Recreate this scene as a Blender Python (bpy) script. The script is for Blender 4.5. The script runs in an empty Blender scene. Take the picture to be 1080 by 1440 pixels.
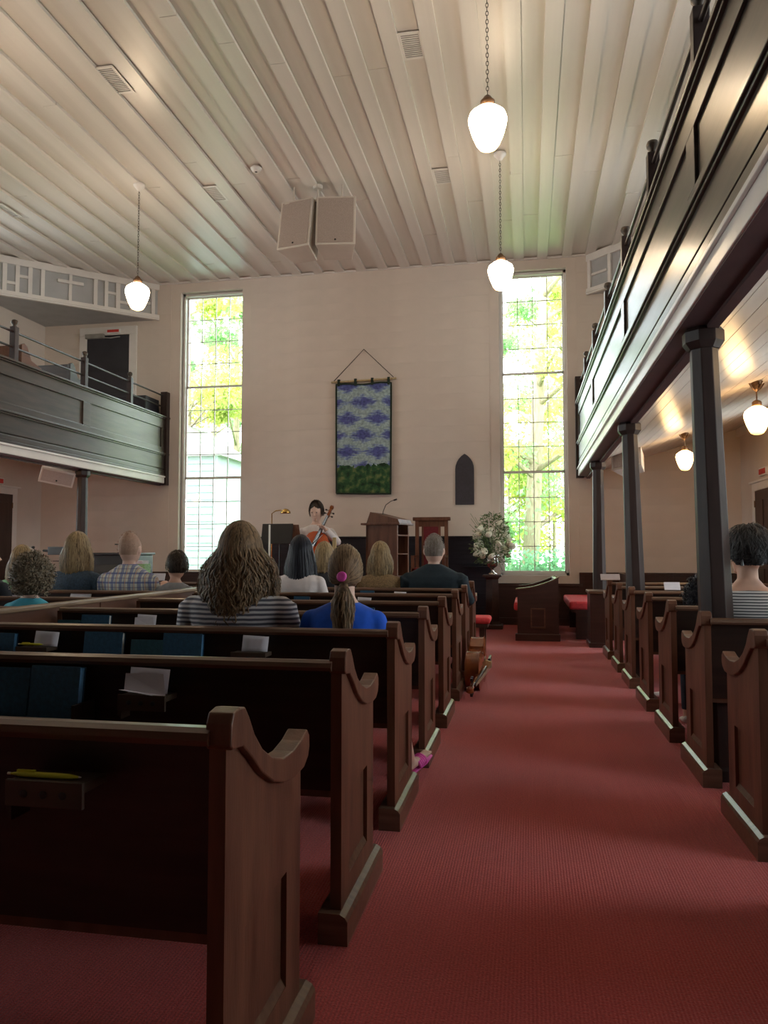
import bpy, bmesh, math, random
from mathutils import Vector, Matrix, noise
random.seed(7)
R=math.radians; PI=math.pi
scn=bpy.context.scene; COL=scn.collection
# ------------------------------------------------------------------ camera
PITCH=math.atan(56/1080); YAW=math.atan(202*math.cos(PITCH)/1080); EYE=1.25
cd=bpy.data.cameras.new('camera'); cam=bpy.data.objects.new('camera',cd); COL.objects.link(cam)
cd.sensor_fit='VERTICAL'; cd.sensor_height=36; cd.lens=27; cd.clip_start=.05; cd.clip_end=300
cam.location=(0,0,EYE); cam.rotation_euler=(PI/2+PITCH,0,YAW); scn.camera=cam
_fw=Vector((-math.sin(YAW)*math.cos(PITCH),math.cos(YAW)*math.cos(PITCH),math.sin(PITCH)))
_rt=Vector((math.cos(YAW),math.sin(YAW),0)); _up=_rt.cross(_fw)
def at(px,py,Y):          # world point seen at a pixel of the 1080x1440 photo, at depth Y
    d=_fw+_rt*((px-540)/1080)-_up*((py-720)/1080); return Vector((0,0,EYE))+d*(Y/d.y)
# ------------------------------------------------------------------ world + light
SKY=4.6
w=bpy.data.worlds.new('sky'); scn.world=w; w.use_nodes=True
nt=w.node_tree; nt.nodes.clear()
tc=nt.nodes.new('ShaderNodeTexCoord'); sx=nt.nodes.new('ShaderNodeSeparateXYZ'); rp=nt.nodes.new('ShaderNodeValToRGB')
bg=nt.nodes.new('ShaderNodeBackground'); ow=nt.nodes.new('ShaderNodeOutputWorld')
nt.links.new(tc.outputs['Generated'],sx.inputs[0]); nt.links.new(sx.outputs[2],rp.inputs[0])
rp.color_ramp.elements[0].position=0; rp.color_ramp.elements[0].color=(.93,.97,1,1)
rp.color_ramp.elements[1].position=1; rp.color_ramp.elements[1].color=(.72,.86,1,1)
nt.links.new(rp.outputs[0],bg.inputs[0]); bg.inputs[1].default_value=SKY; nt.links.new(bg.outputs[0],ow.inputs[0])
vs=scn.view_settings; vs.view_transform='Standard'; vs.look='None'; vs.gamma=1; vs.use_curve_mapping=False
vs.exposure=1.18
LAMP=22.0; LAMP_COL=(1,.66,.36)
# main dimensions
BY=13.5; CZ=6.42; XL=-9.33; XR=3.47; YF=-4.0; CX=-2.93
def portal(loc,rot,sx_,sy_):
    l=bpy.data.lights.new('window_portal','AREA'); l.shape='RECTANGLE'; l.size=sx_; l.size_y=sy_; l.cycles.is_portal=True
    o=bpy.data.objects.new('window_portal',l); o.location=loc; o.rotation_euler=rot; COL.objects.link(o)
SIDE_Y=(3.0,6.6,10.2)
for cx in (-5.85,.12): portal((cx,BY+.3,3.53),(-PI/2,0,0),1.3,5.45)
for y in SIDE_Y:
    portal((XR+.3,y,3.2),(0,PI/2,0),5.8,1.35); portal((XL-.3,y,3.2),(0,-PI/2,0),5.8,1.35)
# ------------------------------------------------------------------ materials
def ND(nt,t,**k):
    n=nt.nodes.new(t)
    for a,b in k.items():
        if a in n.inputs: n.inputs[a].default_value=b
        else: setattr(n,a,b)
    return n
def mat(name,col,rough=.5,metal=0,var=.12,scale=6,stretch=(1,1,1),bump=0,bscale=None,coat=0,col2=None,spec=.5,sheen=0):
    m=bpy.data.materials.new(name); m.use_nodes=True; nt=m.node_tree; L=nt.links
    b=nt.nodes['Principled BSDF']; b.inputs['Roughness'].default_value=rough; b.inputs['Metallic'].default_value=metal
    b.inputs['Coat Weight'].default_value=coat; b.inputs['Specular IOR Level'].default_value=spec; b.inputs['Sheen Weight'].default_value=sheen
    tc=ND(nt,'ShaderNodeTexCoord'); mp=ND(nt,'ShaderNodeMapping'); mp.inputs['Scale'].default_value=stretch
    L.new(tc.outputs['Object'],mp.inputs[0])
    n=ND(nt,'ShaderNodeTexNoise',Scale=scale,Detail=4); L.new(mp.outputs[0],n.inputs['Vector'])
    r=ND(nt,'ShaderNodeValToRGB'); L.new(n.outputs[0],r.inputs[0])
    c2=col2 or tuple(min(1,c*(1+var*2)) for c in col); c1=col if col2 else tuple(c*(1-var) for c in col)
    r.color_ramp.elements[0].position=.3; r.color_ramp.elements[1].position=.7
    r.color_ramp.elements[0].color=(*c1,1); r.color_ramp.elements[1].color=(*c2,1)
    L.new(r.outputs[0],b.inputs['Base Color'])
    if bump:
        n2=ND(nt,'ShaderNodeTexNoise',Scale=bscale or scale*4,Detail=3); L.new(mp.outputs[0],n2.inputs['Vector'])
        bp=ND(nt,'ShaderNodeBump',Strength=bump,Distance=.01); L.new(n2.outputs[0],bp.inputs['Height']); L.new(bp.outputs[0],b.inputs['Normal'])
    return m
M={}
M['pew']=mat('dark_mahogany',(.085,.033,.019),.42,scale=5,stretch=(3,3,.5),col2=(.17,.074,.043),bump=.08,bscale=40,spec=.35)
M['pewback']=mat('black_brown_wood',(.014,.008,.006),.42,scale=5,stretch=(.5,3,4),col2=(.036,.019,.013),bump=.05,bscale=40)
M['rail']=mat('worn_rail_wood',(.09,.045,.028),.28,scale=9,stretch=(.4,4,4),col2=(.17,.095,.06))
M['divider']=mat('divider_wood',(.10,.042,.026),.35,scale=6,stretch=(4,.4,4),col2=(.17,.075,.045))
M['divtop']=mat('worn_divider_cap',(.16,.10,.06),.4,scale=9,stretch=(4,.5,4),col2=(.30,.21,.13))
M['gal']=mat('gallery_gloss_paint',(.034,.026,.021),.34,scale=7,stretch=(3,.3,3),col2=(.065,.047,.036),bump=.05,bscale=18,coat=.22,spec=.42); M['gal'].node_tree.nodes['Principled BSDF'].inputs['Coat Roughness'].default_value=.2
M['post']=mat('dark_column_paint',(.024,.014,.013),.42,spec=.3,scale=8,stretch=(2,2,.4),col2=(.045,.028,.025),bump=.04)
M['soffit']=mat('plum_soffit_paint',(.085,.045,.048),.5,scale=4)
M['white']=mat('white_trim_paint',(.76,.72,.69),.3,scale=4,var=.03)
M['wall']=mat('warm_wall_paint',(.68,.59,.525),.6,scale=2,var=.03,bump=.05,bscale=60)
M['ceil']=mat('ceiling_gloss_paint',(.69,.64,.595),.3,scale=3,stretch=(2,.3,1),var=.04,bump=.04,bscale=9)
M['ceil2']=mat('gallery_ceiling_paint',(.66,.60,.54),.27,scale=3,stretch=(2,.3,1),var=.04,bump=.04,bscale=9)
M['grey']=mat('grey_lattice_backing',(.42,.42,.43),.6,scale=4,var=.05)
M['wain']=mat('black_blue_panelling',(.014,.014,.020),.3,scale=5,stretch=(.4,3,5),col2=(.026,.026,.036),bump=.1,bscale=12)
M['wain2']=mat('brown_wainscot',(.04,.02,.016),.35,scale=5,stretch=(.4,3,5),col2=(.065,.032,.026))
M['door']=mat('dark_door_paint',(.024,.022,.030),.5,scale=5)
M['doorb']=mat('brown_door',(.05,.028,.022),.45,scale=5,stretch=(3,3,.4))
M['brass']=mat('brass',(.65,.42,.13),.25,1,scale=20)
M['bronze']=mat('dark_bronze',(.14,.08,.045),.4,.8,scale=20)
M['iron']=mat('dark_chain',(.06,.045,.035),.45,.6,scale=20)
M['chrome']=mat('silver_urn',(.55,.52,.50),.22,1,scale=20)
M['spk']=mat('speaker_cabinet',(.62,.56,.50),.5,scale=5,var=.03)
M['grille']=mat('speaker_grille',(.40,.325,.285),.65,scale=200,var=.15,bump=.3,bscale=500)
M['vent']=mat('vent_grey',(.28,.26,.24),.5,scale=10)
M['black']=mat('black_plastic',(.012,.012,.014),.4,scale=10)
M['redcush']=mat('red_cushion',(.60,.045,.055),.8,scale=30,var=.1,bump=.2,bscale=200)
M['darkred']=mat('dark_red_velvet',(.13,.008,.014),.8,scale=30)
M['slate']=mat('slate_tablet',(.045,.042,.055),.5,scale=20)
M['book']=mat('blue_book_cloth',(.02,.085,.16),.6,scale=60,var=.15,bump=.15,bscale=300)
M['bookteal']=mat('teal_book_cloth',(.022,.085,.11),.6,scale=60,var=.15)
M['pagew']=mat('white_page_edges',(.72,.70,.66),.8,scale=90,stretch=(1,1,8),var=.08)
M['pageb']=mat('blue_page_edges',(.10,.27,.48),.7,scale=90,var=.08)
M['paper']=mat('paper',(.62,.58,.62),.8,scale=12,var=.05)
M['holder']=mat('card_holder_wood',(.06,.038,.024),.5,scale=9,stretch=(.5,3,3))
M['pen']=mat('yellow_plastic',(.62,.60,.03),.35,scale=9,var=.04)
M['skin']=mat('skin',(.62,.36,.26),.55,scale=9,var=.06)
M['skin2']=mat('pale_skin',(.66,.43,.34),.55,scale=9,var=.06)
M['lips']=mat('lips',(.45,.16,.14),.5,scale=9)
M['eye']=mat('eye_dark',(.03,.02,.015),.3,scale=9)
M['denim']=mat('denim',(.03,.05,.075),.85,scale=60,var=.3,bump=.4,bscale=14)
M['bluek']=mat('bright_blue_jersey',(.004,.085,.56),.8,scale=14,var=.12,bump=.5,bscale=9)
M['black_cl']=mat('black_cloth',(.012,.013,.018),.85,scale=14,bump=.4,bscale=9)
M['navy']=mat('dark_teal_shirt',(.010,.022,.032),.85,scale=14,bump=.4,bscale=9)
M['white_cl']=mat('white_shirt_cloth',(.68,.62,.62),.85,scale=14,var=.06,bump=.5,bscale=10)
M['tan']=mat('tan_tweed',(.20,.125,.06),.9,scale=90,var=.35,bump=.4,bscale=80)
M['green_cl']=mat('green_top_cloth',(.13,.27,.13),.85,scale=14,bump=.4,bscale=9)
M['grey_cl']=mat('grey_top_cloth',(.22,.22,.23),.85,scale=14,bump=.4,bscale=9)
M['cyan_cl']=mat('cyan_top_cloth',(.06,.36,.48),.85,scale=14,bump=.4,bscale=9)
M['jeans']=mat('dark_trousers',(.025,.03,.045),.85,scale=14,bump=.3,bscale=9)
M['pink']=mat('pink_sandal',(.75,.08,.42),.45,scale=14,var=.06)
M['shoe']=mat('dark_shoe',(.03,.025,.022),.45,scale=14)
M['shoew']=mat('white_sandal',(.7,.66,.62),.45,scale=14)
M['varnish']=mat('cello_varnish',(.40,.055,.014),.22,scale=4,stretch=(2,2,.6),col2=(.60,.11,.022),coat=.6)
M['varnish2']=mat('cello_amber_varnish',(.16,.035,.012),.2,scale=4,stretch=(2,2,.6),col2=(.33,.10,.025),coat=.6)
M['ebony']=mat('ebony',(.014,.011,.010),.3,scale=14)
M['string']=mat('steel_string',(.5,.5,.5),.3,1,scale=14)
M['blond_wood']=mat('blond_wood',(.50,.38,.20),.4,scale=9,stretch=(3,3,.5))
M['greenbox']=mat('green_patterned_box',(.12,.42,.12),.6,scale=60,col2=(.45,.62,.35))
M['siding']=mat('pale_green_siding',(.24,.30,.285),.6,scale=4,var=.03)
M['bark']=mat('bark',(.24,.19,.12),.9,scale=8,stretch=(3,3,.6),col2=(.40,.33,.22),bump=.6,bscale=20)
M['grass']=mat('lawn_grass',(.10,.22,.05),.9,scale=8,col2=(.18,.34,.08),bump=.4)
M['petal']=mat('cream_petals',(.80,.80,.66),.7,scale=30,var=.06)
M['leafy']=mat('bouquet_leaves',(.06,.12,.04),.7,scale=30,col2=(.16,.24,.09))
M['red']=mat('red_sign',(.5,.03,.02),.5,scale=9)
def leafmat(name,a,b):
    m=mat(name,a,.6,scale=1.2,col2=b); nt=m.node_tree; p=nt.nodes['Principled BSDF']; out=nt.nodes['Material Output']
    t=ND(nt,'ShaderNodeBsdfTranslucent'); mx=ND(nt,'ShaderNodeMixShader'); mx.inputs[0].default_value=.45
    ramp=[n for n in nt.nodes if n.type=='VALTORGB'][0]
    nt.links.new(ramp.outputs[0],t.inputs[0]); nt.links.new(p.outputs[0],mx.inputs[1]); nt.links.new(t.outputs[0],mx.inputs[2]); nt.links.new(mx.outputs[0],out.inputs[0]); return m
M['leafg']=leafmat('green_leaves',(.22,.42,.17),(.42,.62,.28))
M['leafy2']=leafmat('yellow_green_leaves',(.42,.54,.14),(.68,.70,.18))
M['hedge']=leafmat('hedge_leaves',(.10,.26,.12),(.22,.42,.20))
def glassmat():
    m=bpy.data.materials.new('window_glass'); m.use_nodes=True; nt=m.node_tree; nt.nodes.clear(); L=nt.links
    t=ND(nt,'ShaderNodeBsdfTransparent'); t.inputs[0].default_value=(.96,.99,.98,1); g=ND(nt,'ShaderNodeBsdfGlossy',Roughness=.03)
    f=ND(nt,'ShaderNodeFresnel',IOR=1.45); mx=ND(nt,'ShaderNodeMixShader'); o=ND(nt,'ShaderNodeOutputMaterial')
    L.new(f.outputs[0],mx.inputs[0]); L.new(t.outputs[0],mx.inputs[1]); L.new(g.outputs[0],mx.inputs[2]); L.new(mx.outputs[0],o.inputs[0]); return m
M['glass']=glassmat()
def globemat():      # opal glass of a lit lamp: hottest where the bulb sits, yellower at the foot
    m=bpy.data.materials.new('lit_opal_globe'); m.use_nodes=True; nt=m.node_tree; L=nt.links
    b=nt.nodes['Principled BSDF']; b.inputs['Base Color'].default_value=(.85,.8,.7,1); b.inputs['Roughness'].default_value=.2
    tc=ND(nt,'ShaderNodeTexCoord'); s=ND(nt,'ShaderNodeSeparateXYZ'); L.new(tc.outputs['Generated'],s.inputs[0])
    r=ND(nt,'ShaderNodeValToRGB'); L.new(s.outputs[2],r.inputs[0])
    e=r.color_ramp.elements; e[0].position=0; e[0].color=(1,.62,.24,1); e[1].position=.6; e[1].color=(1,.78,.54,1)
    mr=ND(nt,'ShaderNodeMapRange'); L.new(s.outputs[2],mr.inputs[0]); mr.inputs[1].default_value=0; mr.inputs[2].default_value=.7; mr.inputs[3].default_value=LAMP*.10; mr.inputs[4].default_value=LAMP
    L.new(r.outputs[0],b.inputs['Emission Color']); L.new(mr.outputs[0],b.inputs['Emission Strength']); return m
M['globe']=globemat()
def globemat2():
    m=M['globe'].copy(); m.name='lit_small_globe'; n=[x for x in m.node_tree.nodes if x.type=='MAP_RANGE'][0]
    n.inputs[3].default_value=1.15; n.inputs[4].default_value=11; return m
M['globe2']=globemat2(); _e=[x for x in M['globe2'].node_tree.nodes if x.type=='VALTORGB'][0].color_ramp.elements; _e[0].color=(1,.60,.16,1); _e[1].color=(1,.62,.27,1)
def carpet():
    m=bpy.data.materials.new('red_ribbed_carpet'); m.use_nodes=True; nt=m.node_tree; L=nt.links; b=nt.nodes['Principled BSDF']
    b.inputs['Roughness'].default_value=.95; b.inputs['Specular IOR Level'].default_value=.15; b.inputs['Sheen Weight'].default_value=.25
    tc=ND(nt,'ShaderNodeTexCoord'); n=ND(nt,'ShaderNodeTexNoise',Scale=130,Detail=2); n2=ND(nt,'ShaderNodeTexNoise',Scale=1.3,Detail=3)
    L.new(tc.outputs['Object'],n.inputs['Vector']); L.new(tc.outputs['Object'],n2.inputs['Vector'])
    r=ND(nt,'ShaderNodeValToRGB'); L.new(n.outputs[0],r.inputs[0]); r.color_ramp.elements[0].position=.3; r.color_ramp.elements[1].position=.7
    r.color_ramp.elements[0].color=(.36,.026,.024,1); r.color_ramp.elements[1].color=(.60,.075,.066,1)
    mx=ND(nt,'ShaderNodeMixRGB',blend_type='MULTIPLY'); mx.inputs[0].default_value=.35; L.new(r.outputs[0],mx.inputs[1]); L.new(n2.outputs[0],mx.inputs[2]); L.new(mx.outputs[0],b.inputs['Base Color'])
    wv=ND(nt,'ShaderNodeTexWave',Scale=28,Distortion=1.2); wv.bands_direction='X'; wv.inputs['Detail Scale'].default_value=6; L.new(tc.outputs['Object'],wv.inputs['Vector'])
    ad=ND(nt,'ShaderNodeMath',operation='ADD'); L.new(wv.outputs['Fac'],ad.inputs[0]); L.new(n.outputs[0],ad.inputs[1])
    bp=ND(nt,'ShaderNodeBump',Strength=.45,Distance=.005); L.new(ad.outputs[0],bp.inputs['Height']); L.new(bp.outputs[0],b.inputs['Normal']); return m
M['carpet']=carpet()
def stripes(name,a,b,scale,axis='Z',dist=.6,width=.5):
    m=bpy.data.materials.new(name); m.use_nodes=True; nt=m.node_tree; L=nt.links; p=nt.nodes['Principled BSDF']; p.inputs['Roughness'].default_value=.85
    tc=ND(nt,'ShaderNodeTexCoord'); wv=ND(nt,'ShaderNodeTexWave',Scale=scale,Distortion=dist); wv.bands_direction=axis; wv.inputs['Detail Scale'].default_value=1.0
    L.new(tc.outputs['Object'],wv.inputs['Vector']); r=ND(nt,'ShaderNodeValToRGB'); L.new(wv.outputs['Fac'],r.inputs[0])
    r.color_ramp.elements[0].position=width-.08; r.color_ramp.elements[1].position=width+.08; r.color_ramp.elements[0].color=(*a,1); r.color_ramp.elements[1].color=(*b,1)
    L.new(r.outputs[0],p.inputs['Base Color']); n=ND(nt,'ShaderNodeTexNoise',Scale=9); L.new(tc.outputs['Object'],n.inputs['Vector'])
    bp=ND(nt,'ShaderNodeBump',Strength=.5,Distance=.01); L.new(n.outputs[0],bp.inputs['Height']); L.new(bp.outputs[0],p.inputs['Normal']); return m
M['stripeA']=stripes('grey_white_striped_knit',(.10,.10,.13),(.62,.60,.62),13.5,dist=.9)
M['stripeB']=stripes('thin_black_striped_knit',(.05,.05,.06),(.60,.58,.57),19,width=.35,dist=.4)
def plaid():
    m=bpy.data.materials.new('blue_white_plaid'); m.use_nodes=True; nt=m.node_tree; L=nt.links; p=nt.nodes['Principled BSDF']; p.inputs['Roughness'].default_value=.85
    tc=ND(nt,'ShaderNodeTexCoord'); prev=None
    base=ND(nt,'ShaderNodeRGB'); base.outputs[0].default_value=(.62,.62,.55,1); prev=base.outputs[0]
    for ax,sc,ph,wd,colr,f in (('X',3.6,0,.16,(.12,.16,.36,1),.75),('Z',3.6,1,.14,(.14,.18,.38,1),.7),('X',7.2,2.2,.05,(.05,.06,.2,1),.8),('Z',7.2,2.2,.05,(.05,.06,.2,1),.7),('X',3.6,3.3,.03,(.45,.2,.1,1),.6)):
        wv=ND(nt,'ShaderNodeTexWave',Scale=sc,Distortion=.35); wv.bands_direction=ax; wv.inputs['Phase Offset'].default_value=ph; L.new(tc.outputs['Object'],wv.inputs['Vector'])
        r=ND(nt,'ShaderNodeValToRGB'); L.new(wv.outputs['Fac'],r.inputs[0]); r.color_ramp.elements[0].position=wd-.05; r.color_ramp.elements[0].color=(f,f,f,1); r.color_ramp.elements[1].position=wd+.05; r.color_ramp.elements[1].color=(0,0,0,1)
        mx=ND(nt,'ShaderNodeMixRGB'); L.new(r.outputs[0],mx.inputs[0]); L.new(prev,mx.inputs[1]); mx.inputs[2].default_value=colr; prev=mx.outputs[0]
    L.new(prev,p.inputs['Base Color']); return m
M['plaid']=plaid()
def hairmat(name,a,b,rough=.42):
    m=bpy.data.materials.new(name); m.use_nodes=True; nt=m.node_tree; L=nt.links; p=nt.nodes['Principled BSDF']; p.inputs['Roughness'].default_value=rough; p.inputs['Specular IOR Level'].default_value=.22
    at_=ND(nt,'ShaderNodeAttribute',attribute_name='tone'); tc=ND(nt,'ShaderNodeTexCoord'); mp=ND(nt,'ShaderNodeMapping'); mp.inputs['Scale'].default_value=(60,60,5); L.new(tc.outputs['Object'],mp.inputs[0])
    n=ND(nt,'ShaderNodeTexNoise',Scale=1,Detail=2); L.new(mp.outputs[0],n.inputs['Vector'])
    ad=ND(nt,'ShaderNodeMath',operation='MULTIPLY_ADD'); L.new(at_.outputs['Fac'],ad.inputs[0]); ad.inputs[1].default_value=.7; L.new(n.outputs[0],ad.inputs[2])
    r=ND(nt,'ShaderNodeValToRGB'); L.new(ad.outputs[0],r.inputs[0]); r.color_ramp.elements[0].position=.35; r.color_ramp.elements[1].position=1.05; r.color_ramp.elements[0].color=(*a,1); r.color_ramp.elements[1].color=(*b,1)
    L.new(r.outputs[0],p.inputs['Base Color']); return m
M['h_wavy']=hairmat('wavy_brown_blond_hair',(.028,.016,.009),(.25,.155,.085))
M['h_pony']=hairmat('light_brown_hair',(.05,.03,.017),(.27,.17,.095))
M['h_black']=hairmat('black_hair',(.006,.006,.009),(.03,.032,.045),.35)
M['h_blond']=hairmat('blond_hair',(.07,.045,.022),(.40,.28,.15))
M['h_dark']=hairmat('dark_brown_hair',(.012,.008,.006),(.06,.04,.028))
M['h_curl']=hairmat('curly_ash_hair',(.035,.028,.02),(.24,.19,.13))
M['h_stub']=hairmat('scalp_stubble',(.36,.22,.16),(.44,.30,.23),.6)
M['h_grey']=hairmat('grey_stubble',(.16,.13,.11),(.32,.28,.25),.7)
M['h_blackgrey']=hairmat('black_hair_with_grey',(.006,.006,.007),(.065,.065,.068),.4)
# ------------------------------------------------------------------ builders
class MB:
    def __init__(s): s.v=[]; s.f=[]; s.t=[]
    def add(s,vs,fs):
        o=len(s.v); s.v+=[tuple(v) for v in vs]; s.f+=[tuple(i+o for i in f) for f in fs]; return s
    def box(s,a,b):
        x0,x1=sorted((a[0],b[0])); y0,y1=sorted((a[1],b[1])); z0,z1=sorted((a[2],b[2]))
        return s.add([(x,y,z) for z in(z0,z1) for y in(y0,y1) for x in(x0,x1)],[(0,2,3,1),(4,5,7,6),(0,1,5,4),(2,6,7,3),(0,4,6,2),(1,3,7,5)])
    def prism(s,pts,axis,a,b):     # pts 2D polygon in the other two axes
        def mk(p,t): return {0:(t,p[0],p[1]),1:(p[0],t,p[1]),2:(p[0],p[1],t)}[axis]
        n=len(pts); return s.add([mk(p,a) for p in pts]+[mk(p,b) for p in pts],[tuple(range(n))[::-1],tuple(range(n,2*n))]+[(i,(i+1)%n,n+(i+1)%n,n+i) for i in range(n)])
    def tube(s,pts,r,n=8,cap=True):
        pts=[Vector(p) for p in pts]; rs=r if isinstance(r,(list,tuple)) else [r]*len(pts); vs=[]; fs=[]
        u=None
        for i,p in enumerate(pts):
            d=(pts[min(i+1,len(pts)-1)]-pts[max(i-1,0)])
            if d.length<1e-9: d=Vector((0,0,1))
            d.normalize()
            if u is None: u=d.cross(Vector((0,0,1))); u=d.cross(Vector((1,0,0))) if u.length<.1 else u
            u=(u-d*u.dot(d)).normalized(); v=d.cross(u)
            for k in range(n):
                a=2*PI*k/n; rr=rs[i]; rr=rr if isinstance(rr,(list,tuple)) else (rr,rr)
                vs.append(p+u*math.cos(a)*rr[0]+v*math.sin(a)*rr[1])
        for i in range(len(pts)-1):
            for k in range(n): fs.append((i*n+k,i*n+(k+1)%n,(i+1)*n+(k+1)%n,(i+1)*n+k))
        if cap: fs+=[tuple(range(n))[::-1],tuple(range((len(pts)-1)*n,len(pts)*n))]
        return s.add(vs,fs)
    def lathe(s,prof,c=(0,0,0),n=20,ph=0):
        vs=[(c[0]+r*math.cos(ph+2*PI*k/n),c[1]+r*math.sin(ph+2*PI*k/n),c[2]+z) for r,z in prof for k in range(n)]; m=len(prof)
        return s.add(vs,[(i*n+k,i*n+(k+1)%n,(i+1)*n+(k+1)%n,(i+1)*n+k) for i in range(m-1) for k in range(n)]+[tuple(range(n))[::-1],tuple(range((m-1)*n,m*n))])
    def ell(s,c,r,n=14,m=9):
        vs=[];fs=[]
        for i in range(m+1):
            t=PI*i/m
            for k in range(n): a=2*PI*k/n; vs.append((c[0]+r[0]*math.sin(t)*math.cos(a),c[1]+r[1]*math.sin(t)*math.sin(a),c[2]-r[2]*math.cos(t)))
        for i in range(m):
            for k in range(n): fs.append((i*n+k,i*n+(k+1)%n,(i+1)*n+(k+1)%n,(i+1)*n+k))
        return s.add(vs,fs)
    def rings(s,rs,n=20,p=2.0):      # horizontal super-elliptic rings (cx,cy,z,rx,ry)
        vs=[]
        for cx,cy,z,rx,ry in rs:
            for k in range(n):
                a=2*PI*k/n; c,q=math.cos(a),math.sin(a)
                vs.append((cx+rx*math.copysign(abs(c)**(2/p),c),cy+ry*math.copysign(abs(q)**(2/p),q),z))
        m=len(rs); return s.add(vs,[(i*n+k,i*n+(k+1)%n,(i+1)*n+(k+1)%n,(i+1)*n+k) for i in range(m-1) for k in range(n)]+[tuple(range(n))[::-1],tuple(range((m-1)*n,m*n))])
    def mesh(s,name,material,smooth=False):
        me=bpy.data.meshes.new(name); me.from_pydata(s.v,[],s.f); bm=bmesh.new(); bm.from_mesh(me)
        bmesh.ops.remove_doubles(bm,verts=bm.verts,dist=1e-6); bmesh.ops.recalc_face_normals(bm,faces=bm.faces); bm.to_mesh(me); bm.free()
        me.materials.append(material)
        if smooth: me.shade_smooth()
        return me
    def build(s,name,material,parent=None,smooth=False,bevel=0,angle=None):
        o=bpy.data.objects.new(name,s.mesh(name,material,smooth or bool(angle))); COL.objects.link(o)
        if parent: o.parent=parent
        if bevel:
            b=o.modifiers.new('bevel','BEVEL'); b.width=bevel; b.segments=2; b.limit_method='ANGLE'; b.angle_limit=R(40)
        if angle: o.data.set_sharp_from_angle(angle=R(angle))
        return o
def thing(name,label,cat,loc=(0,0,0),rz=0,group=None):
    o=bpy.data.objects.new(name,None); o.empty_display_size=.1; COL.objects.link(o); o.location=loc; o.rotation_euler=(0,0,rz); return tag(o,label,cat,group)
def tag(o,label,cat,group=None):
    o['label']=label; o['category']=cat
    if group: o['group']=group
    return o
def struct(o): o['kind']='structure'; return o
def empty_struct(name): o=bpy.data.objects.new(name,None); COL.objects.link(o); return struct(o)
def inst(me,name,parent,loc=(0,0,0),rot=(0,0,0),sc=(1,1,1)):
    o=bpy.data.objects.new(name,me); COL.objects.link(o); o.parent=parent; o.location=loc; o.rotation_euler=rot; o.scale=sc; return o
def copy_tree(o,parent=None):
    c=o.copy(); COL.objects.link(c); c.parent=parent
    for ch in o.children: copy_tree(ch,c)
    return c
def fused(mb,voxel=.012,smooth=4,name='tmp'):
    me=bpy.data.meshes.new(name); me.from_pydata(mb.v,[],mb.f); o=bpy.data.objects.new(name,me); COL.objects.link(o)
    bm=bmesh.new(); bm.from_mesh(me); bmesh.ops.remove_doubles(bm,verts=bm.verts,dist=1e-6); bmesh.ops.recalc_face_normals(bm,faces=bm.faces); bm.to_mesh(me); bm.free()
    r=o.modifiers.new('r','REMESH'); r.mode='VOXEL'; r.voxel_size=voxel
    s=o.modifiers.new('s','SMOOTH'); s.factor=.5; s.iterations=smooth
    dg=bpy.context.evaluated_depsgraph_get(); ne=bpy.data.meshes.new_from_object(o.evaluated_get(dg)); bpy.data.objects.remove(o); ne.shade_smooth(); return ne
def mobj(me,name,material,parent):
    me.materials.clear(); me.materials.append(material); me.name=name; o=bpy.data.objects.new(name,me); COL.objects.link(o); o.parent=parent; return o
# ------------------------------------------------------------------ room shell
T=.35
fl=MB().box((XL-T,YF-T,-.1),(XR+T,BY+T,0)).build('floor',M['carpet']); struct(fl)
ce=MB().box((XL-T,YF-T,CZ),(XR+T,BY+T,CZ+.12)).build('ceiling',M['ceil']); struct(ce)
k=-24
bmesh_b=MB().box((-.168,0,-.042),(0,1,0)).mesh('batten',M['ceil'])
rr=random.Random(3)
for k in range(-23,10):
    x=-.015+.405*k
    if x>XR+.1 or x<XL: continue
    cut=rr.uniform(2,12)
    for (a,b) in ((YF,cut-.004),(cut+.004,BY)):
        inst(bmesh_b,'batten',ce,(x+rr.uniform(-.006,.006),a,CZ-rr.uniform(0,.006)+.001),(0,0,0),(1+rr.uniform(-.04,.04),b-a,1))
    # thin cross joint of the wide board beside it
bd=MB().box((0,0,-.006),(.225,1,0)).mesh('ceiling_board',M['ceil'])
for k in range(-23,9):
    x=-.015+.405*k+.006
    y=YF
    while y<BY:
        e=min(BY,y+rr.uniform(3.2,6.5)); inst(bd,'ceiling_board',ce,(x,y,CZ+rr.uniform(-.002,.002)),(0,0,0),(1,e-y-.012,1)); y=e
W1=(-6.47,-5.23); W2=(-.46,.70); WZ=(.84,6.2)
def wall_back():
    w=MB(); y0,y1=BY,BY+.3
    for a,b in ((XL-T,W1[0]),(W1[1],W2[0]),(W2[1],XR+T)): w.box((a,y0,0),(b,y1,CZ))
    for a,b in (W1,W2): w.box((a,y0,0),(b,y1,WZ[0])); w.box((a,y0,WZ[1]),(b,y1,CZ))
    o=struct(w.build('wall_back',M['wall']))
    z=0; i=0
    pl={}
    while z<CZ-.02:
        h=min(.29,CZ-z)
        for a,b in ((XL,-6.66),(-5.06,-.63),(.87,XR)):
            key=(round(b-a,2),round(h,3))
            if key not in pl: pl[key]=MB().box((0,-.012,.0008),(b-a,0,h-.0008)).mesh('board',M['wall'])
            inst(pl[key],'board',o,(a,y0-rr.uniform(-.0008,.0008),z))
        z+=h
    return o
wb=wall_back()
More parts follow.
